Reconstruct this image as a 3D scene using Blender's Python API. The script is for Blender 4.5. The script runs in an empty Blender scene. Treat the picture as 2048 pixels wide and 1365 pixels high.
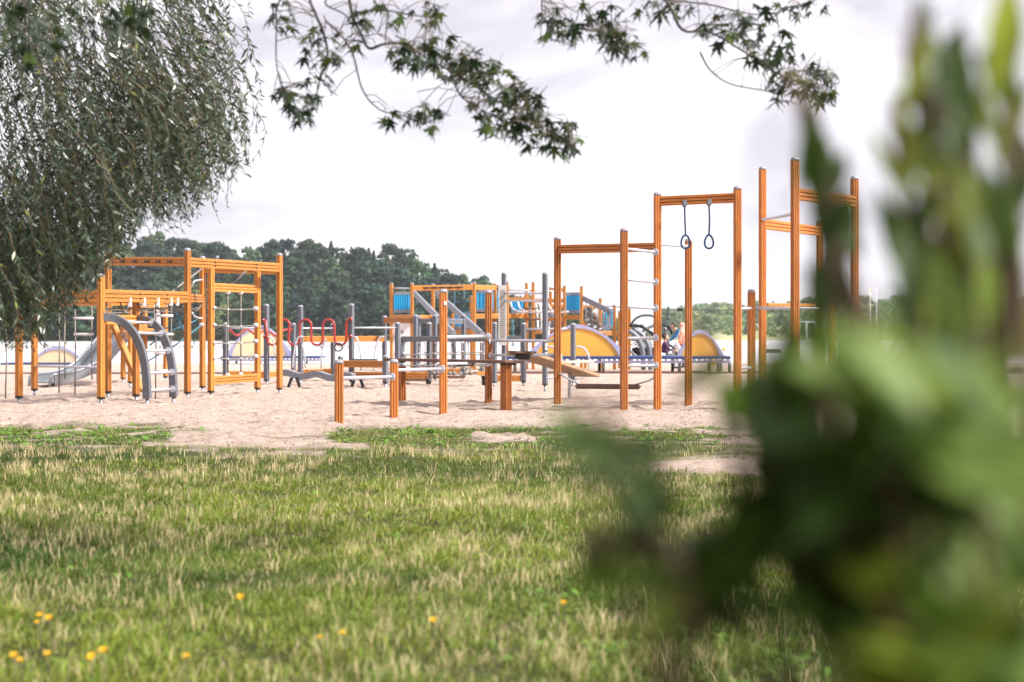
import bpy, bmesh, math, random
import numpy as np
from mathutils import Vector, Matrix
random.seed(7); rng = np.random.default_rng(7)
R = math.radians
sc = bpy.context.scene
C = sc.collection
# ------------------------------------------------------------------ camera, sky, sun, exposure
CAMZ, FPX, CU, HV = 0.85, 50 / 36 * 2048, 1024.0, 672.0      # eye height; focal length, centre and horizon in photo pixels
cam = bpy.data.cameras.new('camera'); camo = bpy.data.objects.new('camera', cam); C.objects.link(camo)
camo.location = (0, 0, CAMZ); camo.rotation_euler = (R(90), 0, 0)
cam.lens = 50; cam.sensor_width = 36; cam.shift_y = -(682.5 - HV) / 2048
cam.clip_start = 0.05; cam.clip_end = 9000
cam.dof.use_dof = True; cam.dof.focus_distance = 13.5; cam.dof.aperture_fstop = 3.0
sc.camera = camo
SUN_EL, SUN_AZ = 42, 108          # degrees; azimuth clockwise from the viewing direction
sund = Vector((math.sin(R(SUN_AZ)) * math.cos(R(SUN_EL)), math.cos(R(SUN_AZ)) * math.cos(R(SUN_EL)), math.sin(R(SUN_EL))))
sl = bpy.data.lights.new('sun', 'SUN'); sl.energy = 4.2; sl.angle = R(6); sl.color = (1, .95, .87)
so = bpy.data.objects.new('sun', sl); C.objects.link(so); so.rotation_euler = (-sund).to_track_quat('-Z', 'Y').to_euler(); so.location = (20, -10, 30)
world = bpy.data.worlds.new('World'); sc.world = world; world.use_nodes = True
def build_world():
    nt = world.node_tree; n = nt.nodes; l = nt.links; n.clear()
    out = n.new('ShaderNodeOutputWorld')
    sky = n.new('ShaderNodeTexSky'); sky.sky_type = 'NISHITA'; sky.sun_disc = False
    sky.sun_elevation = R(SUN_EL); sky.sun_rotation = R(SUN_AZ); sky.air_density = 1.0; sky.dust_density = 2.0
    b1 = n.new('ShaderNodeBackground'); b1.inputs[1].default_value = 0.11; l.new(sky.outputs[0], b1.inputs[0])
    tc = n.new('ShaderNodeTexCoord'); mp = n.new('ShaderNodeMapping'); l.new(tc.outputs['Generated'], mp.inputs[0])
    mp.inputs['Scale'].default_value = (1.0, 1.0, 2.6); mp.inputs['Location'].default_value = (3.1, 1.7, .4)
    nz = n.new('ShaderNodeTexNoise'); l.new(mp.outputs[0], nz.inputs[0])
    nz.inputs['Scale'].default_value = 3.4; nz.inputs['Detail'].default_value = 7; nz.inputs['Roughness'].default_value = .52; nz.inputs['Distortion'].default_value = .5
    r1 = n.new('ShaderNodeValToRGB'); l.new(nz.outputs[0], r1.inputs[0])          # cloud body: grey undersides to bright white
    e = r1.color_ramp.elements; e[0].position = .40; e[0].color = (.385, .365, .41, 1); e[1].position = .56; e[1].color = (.64, .61, .645, 1)
    r2 = n.new('ShaderNodeValToRGB'); l.new(nz.outputs[0], r2.inputs[0])          # thin gaps where the blue sky shows
    e = r2.color_ramp.elements; e[0].position = .25; e[0].color = (1, 1, 1, 1); e[1].position = .75; e[1].color = (.86, .86, .86, 1)
    b2 = n.new('ShaderNodeBackground'); b2.inputs[1].default_value = 1.0; l.new(r1.outputs[0], b2.inputs[0])
    mx = n.new('ShaderNodeMixShader'); l.new(r2.outputs[0], mx.inputs[0]); l.new(b1.outputs[0], mx.inputs[1]); l.new(b2.outputs[0], mx.inputs[2])
    l.new(mx.outputs[0], out.inputs[0])
build_world()
vs = sc.view_settings; vs.view_transform = 'Standard'; vs.look = 'None'; vs.exposure = 1.12; vs.gamma = 1.0; vs.use_curve_mapping = False
sc.cycles.use_denoising = True; sc.cycles.max_bounces = 6; sc.cycles.transparent_max_bounces = 4

# ------------------------------------------------------------------ layout: photo pixel <-> place
def gz(y):                         # height of the ground at distance y
    if y < 17: return 0.0
    if y < 58: return -0.0068 * (y - 17)
    return -0.279 - 0.052 * (y - 58)
def gy(v):                         # distance at which the ground shows at photo row v
    a, b = 2.0, 100.0
    for _ in range(60):
        m = (a + b) / 2
        if HV + FPX * (CAMZ - gz(m)) / m > v: a = m
        else: b = m
    return (a + b) / 2
def W(u, v, y): return Vector(((u - CU) / FPX * y, y, CAMZ + (HV - v) / FPX * y))
def XU(u, y): return (u - CU) / FPX * y
def ZV(v, y): return CAMZ + (HV - v) / FPX * y
# ------------------------------------------------------------------ noise in numpy
NT = {}
def vnoise(x, y, seed=0):
    x = np.asarray(x, float); y = np.asarray(y, float)
    if seed not in NT: NT[seed] = np.random.default_rng(seed).random((256, 256))
    t = NT[seed]
    xi = np.floor(x).astype(int); yi = np.floor(y).astype(int); fx = x - xi; fy = y - yi
    fx = fx * fx * (3 - 2 * fx); fy = fy * fy * (3 - 2 * fy)
    g = lambda a, b: t[a % 256, b % 256]
    return (g(xi, yi) * (1 - fx) + g(xi + 1, yi) * fx) * (1 - fy) + (g(xi, yi + 1) * (1 - fx) + g(xi + 1, yi + 1) * fx) * fy
def fbm(x, y, seed=0, oct=4):
    s = 0; a = .5; t = 0
    for i in range(oct):
        s = s + a * vnoise(x * 2 ** i, y * 2 ** i, seed + i); t += a; a *= .5
    return s / t
# ------------------------------------------------------------------ materials
MATS = {}
def newmat(name):
    m = bpy.data.materials.new(name); m.use_nodes = True; MATS[name] = m
    nt = m.node_tree; return m, nt, nt.nodes['Principled BSDF']
def simple(name, col, rough=.5, metal=0.0, var=.12, scale=18.0, stretch=(1, 1, 1), bump=0.0, spec=.5):
    """base colour with uneven tone (procedural noise) and optional fine relief"""
    m, nt, b = newmat(name); n = nt.nodes; l = nt.links
    tc = n.new('ShaderNodeTexCoord'); mp = n.new('ShaderNodeMapping'); mp.inputs['Scale'].default_value = stretch; l.new(tc.outputs['Object'], mp.inputs[0])
    nz = n.new('ShaderNodeTexNoise'); nz.inputs['Scale'].default_value = scale; nz.inputs['Detail'].default_value = 6; l.new(mp.outputs[0], nz.inputs[0])
    rp = n.new('ShaderNodeValToRGB'); l.new(nz.outputs[0], rp.inputs[0])
    c = Vector(col); e = rp.color_ramp.elements
    e[0].position = .3; e[0].color = (*(c * (1 - var)), 1); e[1].position = .7; e[1].color = (*[min(1, x * (1 + var)) for x in c], 1)
    oi = n.new('ShaderNodeObjectInfo'); hs = n.new('ShaderNodeHueSaturation'); mr = n.new('ShaderNodeMapRange')
    l.new(oi.outputs['Random'], mr.inputs[0]); mr.inputs[3].default_value = 1 - var * .8; mr.inputs[4].default_value = 1 + var * .6
    l.new(mr.outputs[0], hs.inputs['Value']); l.new(rp.outputs[0], hs.inputs['Color']); l.new(hs.outputs[0], b.inputs['Base Color'])
    b.inputs['Roughness'].default_value = rough; b.inputs['Metallic'].default_value = metal; b.inputs['Specular IOR Level'].default_value = spec
    if bump:
        bp = n.new('ShaderNodeBump'); bp.inputs['Strength'].default_value = bump; bp.inputs['Distance'].default_value = .01
        l.new(nz.outputs[0], bp.inputs['Height']); l.new(bp.outputs[0], b.inputs['Normal'])
    return m
WOOD = (26, 26, 1.2)
simple('rust_wood', (.43, .142, .026), .6, var=.34, scale=5, stretch=WOOD, bump=.2)
simple('orange_wood', (.52, .205, .04), .6, var=.3, scale=5, stretch=WOOD, bump=.15)
simple('far_orange_wood', (.58, .24, .05), .55, var=.12, scale=4, stretch=WOOD)
simple('brown_board', (.15, .075, .05), .6, var=.35, scale=5, stretch=WOOD, bump=.2)
simple('weathered_wood', (.30, .19, .11), .7, var=.45, scale=5, stretch=WOOD, bump=.3)
simple('pale_wood', (.62, .5, .42), .7, var=.2, scale=5, stretch=WOOD)
simple('grey_wood', (.165, .18, .215), .5, var=.14, scale=4, stretch=WOOD, bump=.1)
simple('rail_grey', (.11, .12, .14), .5, var=.15)
simple('dark_grey', (.075, .08, .09), .5, var=.2)
simple('mid_grey', (.19, .205, .245), .45, var=.15)
simple('cap_grey', (.27, .27, .31), .4, var=.12)
simple('steel', (.26, .28, .31), .38, metal=.6, var=.1)
simple('dull_steel', (.5, .51, .56), .4, metal=.35, var=.1)
simple('black_plastic', (.012, .012, .014), .5)
simple('rope', (.20, .18, .16), .9, var=.3, scale=60)
simple('blue_rope', (.06, .17, .24), .8, var=.2, scale=60)
simple('pale_plastic', (.72, .7, .72), .4, var=.06)
simple('slot_board', (.5, .48, .46), .5, var=.08)
simple('red_paint', (.36, .03, .028), .3, var=.12)
simple('blue_panel', (.012, .33, .66), .4, var=.1)
simple('yellow_panel', (.78, .38, .055), .5, var=.07, scale=3)
simple('hazed_yellow_panel', (.82, .62, .38), .5, var=.07, scale=3)  # yellow panel paled in its colour to stand for distance haze
simple('lilac_trim', (.36, .35, .52), .5, var=.07)
simple('navy_vinyl', (.025, .055, .17), .35, var=.15)
simple('white_paint', (.8, .8, .8), .5, var=.05)
simple('concrete', (.5, .49, .47), .8, var=.15, scale=2)
simple('buoy_yellow', (.8, .42, .03), .4, var=.06)
simple('skin', (.55, .32, .23), .5, var=.05)
simple('hair', (.035, .022, .015), .6)
simple('blue_jacket', (.012, .10, .24), .75, var=.2, scale=8)
simple('peach_coat', (.8, .34, .25), .75, var=.12, scale=8)
simple('grey_cloth', (.4, .38, .42), .8, var=.15, scale=8)
simple('dark_cloth', (.05, .04, .07), .8, var=.2, scale=8)
simple('purple_cloth', (.09, .03, .1), .8, var=.2, scale=8)
simple('bark', (.06, .048, .042), .9, var=.4, scale=20, stretch=(1, 1, .3), bump=.6)
simple('twig', (.11, .085, .05), .8, var=.3)
simple('bush_stem', (.10, .06, .035), .8, var=.3)
simple('petal', (.85, .52, .015), .6, var=.1)
simple('edging', (.16, .075, .065), .75, var=.3, scale=4, stretch=WOOD)

def leafmat(name, attr=True, col=(.1, .2, .04), trans=.35, rough=.45, random_v=.25, back=None, spec=.5):
    m, nt, b = newmat(name); n = nt.nodes; l = nt.links
    out = n['Material Output']
    if attr:
        at = n.new('ShaderNodeAttribute'); at.attribute_name = 'col'; src = at.outputs['Color']
    else:
        rg = n.new('ShaderNodeRGB'); rg.outputs[0].default_value = (*col, 1)
        oi = n.new('ShaderNodeObjectInfo'); hs = n.new('ShaderNodeHueSaturation'); mr = n.new('ShaderNodeMapRange')
        l.new(oi.outputs['Random'], mr.inputs[0]); mr.inputs[3].default_value = 1 - random_v; mr.inputs[4].default_value = 1 + random_v
        l.new(mr.outputs[0], hs.inputs['Value']); l.new(rg.outputs[0], hs.inputs['Color']); src = hs.outputs[0]
    if back:
        ge = n.new('ShaderNodeNewGeometry'); mx0 = n.new('ShaderNodeMix'); mx0.data_type = 'RGBA'
        l.new(ge.outputs['Backfacing'], mx0.inputs[0]); l.new(src, mx0.inputs[6]); mx0.inputs[7].default_value = (*back, 1); src = mx0.outputs[2]
    l.new(src, b.inputs['Base Color']); b.inputs['Roughness'].default_value = rough; b.inputs['Specular IOR Level'].default_value = spec
    tr = n.new('ShaderNodeBsdfTranslucent'); hs2 = n.new('ShaderNodeHueSaturation'); l.new(src, hs2.inputs['Color'])
    hs2.inputs['Hue'].default_value = .485; hs2.inputs['Value'].default_value = 1.7; l.new(hs2.outputs[0], tr.inputs[0])
    mx = n.new('ShaderNodeMixShader'); mx.inputs[0].default_value = trans
    l.new(b.outputs[0], mx.inputs[1]); l.new(tr.outputs[0], mx.inputs[2]); l.new(mx.outputs[0], out.inputs[0])
    return m
leafmat('grass_blade', True, trans=.22, rough=.55, spec=.3)
leafmat('willow_leaf', True, trans=.2, rough=.3, spec=.6, back=(.07, .105, .068))
leafmat('forest_leaf', True, trans=.15, rough=.7, spec=.2)
def vary_instances(name, lo, hi):
    nt = MATS[name].node_tree; n = nt.nodes; l = nt.links; at = [x for x in n if x.type == 'ATTRIBUTE'][0]
    oi = n.new('ShaderNodeObjectInfo'); hs = n.new('ShaderNodeHueSaturation'); mr = n.new('ShaderNodeMapRange'); mh = n.new('ShaderNodeMapRange'); mo = n.new('ShaderNodeMath'); mo.operation = 'FRACT'; mm = n.new('ShaderNodeMath'); mm.operation = 'MULTIPLY'; mm.inputs[1].default_value = 7.31
    l.new(oi.outputs['Random'], mr.inputs[0]); mr.inputs[3].default_value = lo; mr.inputs[4].default_value = hi
    l.new(oi.outputs['Random'], mm.inputs[0]); l.new(mm.outputs[0], mo.inputs[0]); l.new(mo.outputs[0], mh.inputs[0]); mh.inputs[3].default_value = .47; mh.inputs[4].default_value = .53
    tg = [k.to_socket for k in at.outputs['Color'].links]
    l.new(at.outputs['Color'], hs.inputs['Color']); l.new(mr.outputs[0], hs.inputs['Value']); l.new(mh.outputs[0], hs.inputs['Hue'])
    for q in tg: l.new(hs.outputs[0], q)
vary_instances('forest_leaf', .55, 1.5)
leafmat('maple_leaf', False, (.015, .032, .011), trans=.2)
leafmat('maple_leaf_lit', False, (.05, .085, .02), trans=.45)  # brighter copy of the maple leaf, its glow put into the colour
leafmat('bush_leaf', False, (.048, .092, .013), trans=.36, rough=.55, random_v=.4, spec=.3)
leafmat('bush_leaf_lit_yellow', False, (.24, .30, .035), trans=.55, rough=.4, random_v=.3)  # bush leaf caught by light: the lit olive-yellow is put into its colour
leafmat('bush_leaf_brown', False, (.13, .085, .035), trans=.4, rough=.5, random_v=.3)
leafmat('bush_leaf_lit_pale', False, (.16, .24, .05), trans=.42, rough=.5, random_v=.2, spec=.3)  # near bush leaf, its lit milky paleness painted as base colour

def ground_material():
    m, nt, b = newmat('ground'); n = nt.nodes; l = nt.links
    tc = n.new('ShaderNodeTexCoord')
    def noise(scale, detail=6, rough=.6, st=(1, 1, 1)):
        mp = n.new('ShaderNodeMapping'); mp.inputs['Scale'].default_value = st; l.new(tc.outputs['Object'], mp.inputs[0])
        z = n.new('ShaderNodeTexNoise'); z.inputs['Scale'].default_value = scale; z.inputs['Detail'].default_value = detail; z.inputs['Roughness'].default_value = rough; l.new(mp.outputs[0], z.inputs[0]); return z
    def ramp(z, c0, c1, p0=.3, p1=.7):
        r = n.new('ShaderNodeValToRGB'); l.new(z.outputs[0], r.inputs[0]); e = r.color_ramp.elements
        e[0].position = p0; e[0].color = (*c0, 1); e[1].position = p1; e[1].color = (*c1, 1); return r
    fine = noise(11, 10, .72); mid = noise(3.2, 7, .65)
    s1 = ramp(mid, (.50, .38, .315), (.63, .51, .44)); s2 = ramp(fine, (.62, .55, .50), (1, 1, 1), .33, .50)
    mul = n.new('ShaderNodeMix'); mul.data_type = 'RGBA'; mul.blend_type = 'MULTIPLY'; mul.inputs[0].default_value = 1; l.new(s1.outputs[0], mul.inputs[6]); l.new(s2.outputs[0], mul.inputs[7])
    soil = ramp(noise(9, 6), (.035, .055, .012), (.12, .12, .045))
    at = n.new('ShaderNodeAttribute'); at.attribute_name = 'col'
    mx = n.new('ShaderNodeMix'); mx.data_type = 'RGBA'; l.new(at.outputs['Fac'], mx.inputs[0]); l.new(mul.outputs[2], mx.inputs[6]); l.new(soil.outputs[0], mx.inputs[7])
    l.new(mx.outputs[2], b.inputs['Base Color']); b.inputs['Roughness'].default_value = .95; b.inputs['Specular IOR Level'].default_value = .15
    bp = n.new('ShaderNodeBump'); bp.inputs['Strength'].default_value = 1.0; bp.inputs['Distance'].default_value = .10; l.new(fine.outputs[0], bp.inputs['Height']); l.new(bp.outputs[0], b.inputs['Normal'])
ground_material()
def water_material():
    m, nt, b = newmat('water'); n = nt.nodes; l = nt.links
    b.inputs['Base Color'].default_value = (.62, .62, .66, 1); b.inputs['Roughness'].default_value = .32; b.inputs['IOR'].default_value = 1.33  # near-white base colour stands in for sky reflected by ruffled water
    tc = n.new('ShaderNodeTexCoord'); mp = n.new('ShaderNodeMapping'); mp.inputs['Scale'].default_value = (.45, 1.0, 1); l.new(tc.outputs['Object'], mp.inputs[0])
    nz = n.new('ShaderNodeTexNoise'); nz.inputs['Scale'].default_value = .9; nz.inputs['Detail'].default_value = 5; l.new(mp.outputs[0], nz.inputs[0])
    bp = n.new('ShaderNodeBump'); bp.inputs['Strength'].default_value = .25; bp.inputs['Distance'].default_value = .20; l.new(nz.outputs[0], bp.inputs['Height']); l.new(bp.outputs[0], b.inputs['Normal'])
water_material()
def terrain_material():
    simple('terrain', (.10, .12, .045), .95, var=.4, scale=.03, spec=.1)
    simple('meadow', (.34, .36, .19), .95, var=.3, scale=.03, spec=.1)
terrain_material()

# ------------------------------------------------------------------ object helpers
def prop(o, label=None, cat=None, group=None, kind=None):
    if label: o['label'] = label
    if cat: o['category'] = cat
    if group: o['group'] = group
    if kind: o['kind'] = kind
    return o
def thing(name, label, cat, loc, group=None):
    o = bpy.data.objects.new(name, None); C.objects.link(o); o.location = loc; o.empty_display_size = .2
    return prop(o, label, cat, group)
WM = {}
def wmat(o):
    return WM.get(o.name, Matrix.Translation(o.location))
def obj(name, me, parent=None, M=None, mat=None):
    """link mesh me as a mesh object; M is its matrix in the world"""
    o = bpy.data.objects.new(name, me); C.objects.link(o)
    M = M or Matrix.Identity(4)
    if parent:
        o.parent = parent; o.matrix_basis = wmat(parent).inverted() @ M
    else:
        o.matrix_basis = M
    WM[o.name] = M
    if mat and not me.materials: me.materials.append(MATS[mat])
    return o
def from_bm(name, bm, smooth=False):
    bmesh.ops.recalc_face_normals(bm, faces=bm.faces)
    me = bpy.data.meshes.new(name); bm.to_mesh(me); bm.free()
    if smooth:
        for p in me.polygons: p.use_smooth = True
    return me
def pyd(name, v, f, smooth=False):
    me = bpy.data.meshes.new(name); me.from_pydata([tuple(p) for p in v], [], f)
    bm = bmesh.new(); bm.from_mesh(me); bmesh.ops.recalc_face_normals(bm, faces=bm.faces); bm.to_mesh(me); bm.free()
    if smooth:
        for p in me.polygons: p.use_smooth = True
    return me
def np_mesh(name, verts, faces, cols=None, nper=None):
    """big mesh from numpy: verts (n,3), faces list of (m,k) arrays, cols (n,3) stored as colour attribute col"""
    me = bpy.data.meshes.new(name); me.vertices.add(len(verts)); me.vertices.foreach_set('co', verts.astype(np.float32).ravel())
    loops = np.concatenate([f.ravel() for f in faces]).astype(np.int32); sizes = np.concatenate([np.full(len(f), f.shape[1]) for f in faces]).astype(np.int32)
    me.loops.add(len(loops)); me.loops.foreach_set('vertex_index', loops)
    starts = np.concatenate([[0], np.cumsum(sizes)[:-1]]).astype(np.int32)
    me.polygons.add(len(sizes)); me.polygons.foreach_set('loop_start', starts); me.polygons.foreach_set('loop_total', sizes)
    me.update(calc_edges=True)
    if cols is not None:
        a = me.color_attributes.new('col', 'FLOAT_COLOR', 'POINT'); c4 = np.ones((len(verts), 4), np.float32); c4[:, :3] = cols; a.data.foreach_set('color', c4.ravel())
    return me
def rect_profile(w, d, nx, ny, gw=.0095, gd=.014, r=.010):
    """outline of a w x d timber with nx grooves in the +-y faces and ny in the +-x faces, corners rounded"""
    pts = []
    def face(L, n, D):            # along x from -L/2 to L/2 at y = D/2
        out = [(-L / 2 + r, D / 2)]
        for k in range(n):
            c = -L / 2 + L * (k + 1) / (n + 1)
            out += [(c - gw / 2, D / 2), (c - gw * .35, D / 2 - gd), (c + gw * .35, D / 2 - gd), (c + gw / 2, D / 2)]
        out += [(L / 2 - r, D / 2), (L / 2 - r * .3, D / 2 - r * .3)]
        return out
    for k, (L, n, D) in enumerate(((w, nx, d), (d, ny, w), (w, nx, d), (d, ny, w))):
        a = -k * math.pi / 2; ca, sa = math.cos(a), math.sin(a)
        pts += [(x * ca - y * sa, x * sa + y * ca) for x, y in face(L, n, D)]
    return pts
MC = {}
def extrude(prof, L, key):
    key = (key, round(L, 3))
    if key in MC: return MC[key]
    n = len(prof); v = [(x, y, 0) for x, y in prof] + [(x, y, L) for x, y in prof]
    f = [(i, (i + 1) % n, n + (i + 1) % n, n + i) for i in range(n)] + [tuple(range(n))[::-1], tuple(range(n, 2 * n))]
    MC[key] = pyd('timber', v, f); return MC[key]
def frame(A, B, up=Vector((0, 0, 1))):
    """matrix with z from A to B, y as near to up as can be"""
    z = (B - A).normalized()
    if abs(z.dot(up)) > .999: up = Vector((0, 1, 0))
    x = up.cross(z).normalized(); y = z.cross(x)
    return Matrix(((x.x, y.x, z.x, A.x), (x.y, y.y, z.y, A.y), (x.z, y.z, z.z, A.z), (0, 0, 0, 1)))
def matd(key, me, mat):            # mesh with its material, one copy of shared mesh data per material
    k = (key, mat)
    if k not in MC:
        m = me.copy() if me.materials else me
        m.materials.clear(); m.materials.append(MATS[mat]); MC[k] = m
    return MC[k]
PROF = rect_profile(.075, .075, 2, 2)
def cap_mesh(w):
    k = ('cap', w)
    if k in MC: return MC[k]
    rings = []; n = 20
    for z, s in ((-.004, 1.06), (.014, 1.06), (.026, .95), (.034, .72), (.039, .4)):
        ring = []
        for i in range(n):
            a = i / n * math.tau; c, s_ = math.cos(a), math.sin(a); q = (abs(c) ** 5 + abs(s_) ** 5) ** (-1 / 5)
            ring.append((c * q * w / 2 * s, s_ * q * w / 2 * s, z))
        rings.append(ring)
    v = [p for r_ in rings for p in r_]; f = []
    for k2 in range(len(rings) - 1):
        f += [(k2 * n + i, k2 * n + (i + 1) % n, (k2 + 1) * n + (i + 1) % n, (k2 + 1) * n + i) for i in range(n)]
    f += [tuple(range(n))[::-1], tuple(range((len(rings) - 1) * n, len(rings) * n))]
    MC[k] = pyd('cap', v, f, True); return MC[k]
def tube_mesh(pts, r, sides=8, closed=False):
    pts = [Vector(p) for p in pts]; n = len(pts); v = []; f = []
    prev = None
    for i, p in enumerate(pts):
        if closed: t = pts[(i + 1) % n] - pts[i - 1]
        else: t = pts[min(i + 1, n - 1)] - pts[max(i - 1, 0)]
        t.normalize()
        if prev is None:
            h = Vector((0, 0, 1)) if abs(t.z) < .9 else Vector((1, 0, 0)); x = t.cross(h).normalized()
        else:
            x = prev - t * prev.dot(t); x = x.normalized() if x.length > 1e-6 else prev
        prev = x; y = t.cross(x); rr = r[i] if isinstance(r, (list, tuple)) else r
        v += [p + (x * math.cos(a) + y * math.sin(a)) * rr for a in (k / sides * math.tau for k in range(sides))]
    for i in range(n if closed else n - 1):
        j = (i + 1) % n
        f += [(i * sides + k, i * sides + (k + 1) % sides, j * sides + (k + 1) % sides, j * sides + k) for k in range(sides)]
    if not closed: f += [tuple(range(sides))[::-1], tuple(range((n - 1) * sides, n * sides))]
    return v, f
def smooth_pts(pts, k=6):
    P = [Vector(p) for p in pts]; P = [P[0] * 2 - P[1]] + P + [P[-1] * 2 - P[-2]]; out = []
    for i in range(1, len(P) - 2):
        for j in range(k):
            t = j / k; a, b, c, d = P[i - 1:i + 3]
            out.append(.5 * ((2 * b) + (c - a) * t + (2 * a - 5 * b + 4 * c - d) * t * t + (3 * b - a - 3 * c + d) * t ** 3))
    return out + [P[-2]]
def tube(name, parent, pts, r, mat, sides=8, closed=False, smooth=False):
    if smooth: pts = smooth_pts(pts)
    v, f = tube_mesh(pts, r, sides, closed)
    o0 = Vector(pts[0]); me = pyd(name, [p - o0 for p in v], f, True)
    return obj(name, me, parent, Matrix.Translation(o0), mat)
def tubes(name, parent, lines, r, mat, sides=6):
    V = []; F = []
    o0 = Vector(lines[0][0])
    for ln in lines:
        v, f = tube_mesh(ln, r, sides); k = len(V); V += [p - o0 for p in v]; F += [tuple(i + k for i in q) for q in f]
    return obj(name, pyd(name, V, F, True), parent, Matrix.Translation(o0), mat)
def box_mesh(x0, x1, y0, y1, z0, z1, bev=0.0):
    bm = bmesh.new(); bmesh.ops.create_cube(bm, size=1)
    for v in bm.verts: v.co = Vector(((x0 + x1) / 2 + v.co.x * (x1 - x0), (y0 + y1) / 2 + v.co.y * (y1 - y0), (z0 + z1) / 2 + v.co.z * (z1 - z0)))
    if bev: bmesh.ops.bevel(bm, geom=bm.edges[:], offset=bev, segments=2, affect='EDGES')
    return from_bm('box', bm)
def rod(name, parent, A, B, r, mat, sides=10):
    L = (B - A).length; k = ('rod', round(r, 4), round(L, 2), sides)
    if k not in MC:
        v, f = tube_mesh([(0, 0, 0), (0, 0, L)], r, sides); MC[k] = pyd('rod', v, f, True)
    return obj(name, matd(k, MC[k], mat), parent, frame(A, B))
def disc_mesh(r=.045, t=.012):
    k = ('disc', r, t)
    if k not in MC:
        v, f = tube_mesh([(0, 0, 0), (0, 0, t * .6), (0, 0, t)], [r, r, r * .8], 16); MC[k] = pyd('disc', v, f)
    return k, MC[k]
def ball_mesh(r):
    k = ('ball', round(r, 4))
    if k not in MC:
        bm = bmesh.new(); bmesh.ops.create_uvsphere(bm, u_segments=12, v_segments=8, radius=r)
        for v in bm.verts: v.co.z *= .8
        MC[k] = from_bm('ball', bm, True)
    return k, MC[k]
def knob(parent, p, r=.03, mat='dull_steel', name='knob'):
    k, me = ball_mesh(r); return obj(name, matd(k, me, mat), parent, Matrix.Translation(p))
def bar(parent, A, B, r=.017, mat='dull_steel', fa=False, fb=False, name='bar'):
    o = rod(name, parent, A, B, r, mat); k, me = disc_mesh()
    d = (B - A).normalized()
    if fa: obj('flange', matd(k, me, 'dull_steel'), o, frame(A - d * .004, B))
    if fb: obj('flange', matd(k, me, 'dull_steel'), o, frame(B + d * .004, A))
    return o
BOLT_K = None
def bolt(parent, p, n, r=.014):
    k, me = disc_mesh(r, .010); return obj('bolt', matd(k, me, 'black_plastic'), parent, frame(p, p + n))
def beam(parent, A, B, h=.14, t=.055, mat='orange_wood', grooves=2, name='beam', bolts=()):
    """horizontal or sloping timber between A and B: h high, t thick, grooves along both faces"""
    L = (B - A).length; key = ('beam', h, t, grooves, name)
    prof = rect_profile(t, h, 0, grooves, gw=.014, gd=.017, r=.008)
    me = extrude(prof, L, key)
    M = frame(A, B); o = obj(name, matd((key, round(L, 3)), me, mat), parent, M)
    x = M.to_3x3() @ Vector((1, 0, 0)); sgn = -1 if x.y > 0 else 1
    for s, dz in bolts:
        p = A.lerp(B, s) + Vector((0, 0, dz)) + x * sgn * (t / 2 - .002); bolt(o, p, x * sgn)
    return o
def post(parent, u, vb, vt, mat='orange_wood', yaw=25, foot=.0, w=.075, Y=None, cap='cap_grey', depth=None, name='post', vlow=None, capped=True):
    """upright timber: u photo column, vb row where it meets the sand, vt row of its top. returns (object, Y)"""
    y = Y if Y else gy(vb); x = XU(u, y); g = gz(y); zt = ZV(vt, y) - (.035 if capped else 0); zb = g + foot if foot else g - .08
    if depth: prof, key = rect_profile(w, depth, 2, 4 if depth > .15 else 2), ('post', w, depth)
    elif w == .075: prof, key = PROF, 'post'
    else: prof, key = rect_profile(w, w, 2, 2), ('post', w)
    L = round(zt - zb, 2); me = extrude(prof, L, key)
    M = Matrix.Translation((x, y, zt - L)) @ Matrix.Rotation(R(yaw), 4, 'Z')
    o = obj(name, matd((key, L), me, mat), parent, M)
    if capped: obj('cap', matd(('cap', w), cap_mesh(w), cap), o, Matrix.Translation((x, y, zt)) @ Matrix.Rotation(R(yaw), 4, 'Z'))
    if foot:
        if 'crown' not in MC:
            n = 16; pr = []; v = []
            for i in range(n):
                a = i / n * math.tau + math.pi / 16; c, s = math.cos(a), math.sin(a); q = (abs(c) ** 6 + abs(s) ** 6) ** (-1 / 6) * .042
                v += [(c * q, s * q, .012), (c * q * .98, s * q * .98, -.004 if i % 2 else -.022)]
            f = [(2 * i, 2 * ((i + 1) % n), 2 * ((i + 1) % n) + 1, 2 * i + 1) for i in range(n)] + [tuple(range(0, 2 * n, 2))]
            MC['crown'] = pyd('crown', v, f)
        obj('foot_collar', matd('crown', MC['crown'], 'black_plastic'), o, Matrix.Translation((x, y, zt - L)) @ Matrix.Rotation(R(yaw), 4, 'Z'))
        rod('foot', o, Vector((x, y, g - .1)), Vector((x, y, zt - L)), .020, 'steel')
    P = dict(o=o, x=x, y=y, g=g, zt=zt, xy=Vector((x, y, 0)))
    return P
def at(P, v=None, z=None, dx=0, dy=0):      # point on a post's axis at photo row v
    return Vector((P['x'] + dx, P['y'] + dy, ZV(v, P['y']) if z is None else z))
def plate(name, parent, poly, Y, t, mat, M=None):
    """flat panel with an outline (list of photo u,v at distance Y) and thickness t away from the camera"""
    f0 = [W(u, v, Y) for u, v in poly]; n = len(f0); o0 = f0[0]
    v = [p - o0 for p in f0] + [p - o0 + Vector((0, t, 0)) for p in f0]
    f = [tuple(range(n)), tuple(range(n, 2 * n))[::-1]] + [(i, (i + 1) % n, n + (i + 1) % n, n + i) for i in range(n)]
    return obj(name, pyd(name, v, f), parent, Matrix.Translation(o0), mat)
def slab(name, parent, A, B, w, t, mat, bev=.006, side=None):
    """board from A to B, w wide (sideways, level), t thick, its top through A and B"""
    M = frame(A, B); L = (B - A).length
    return obj(name, box_mesh(-w / 2, w / 2, -t, 0, 0, L, bev), parent, M, mat)

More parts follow.
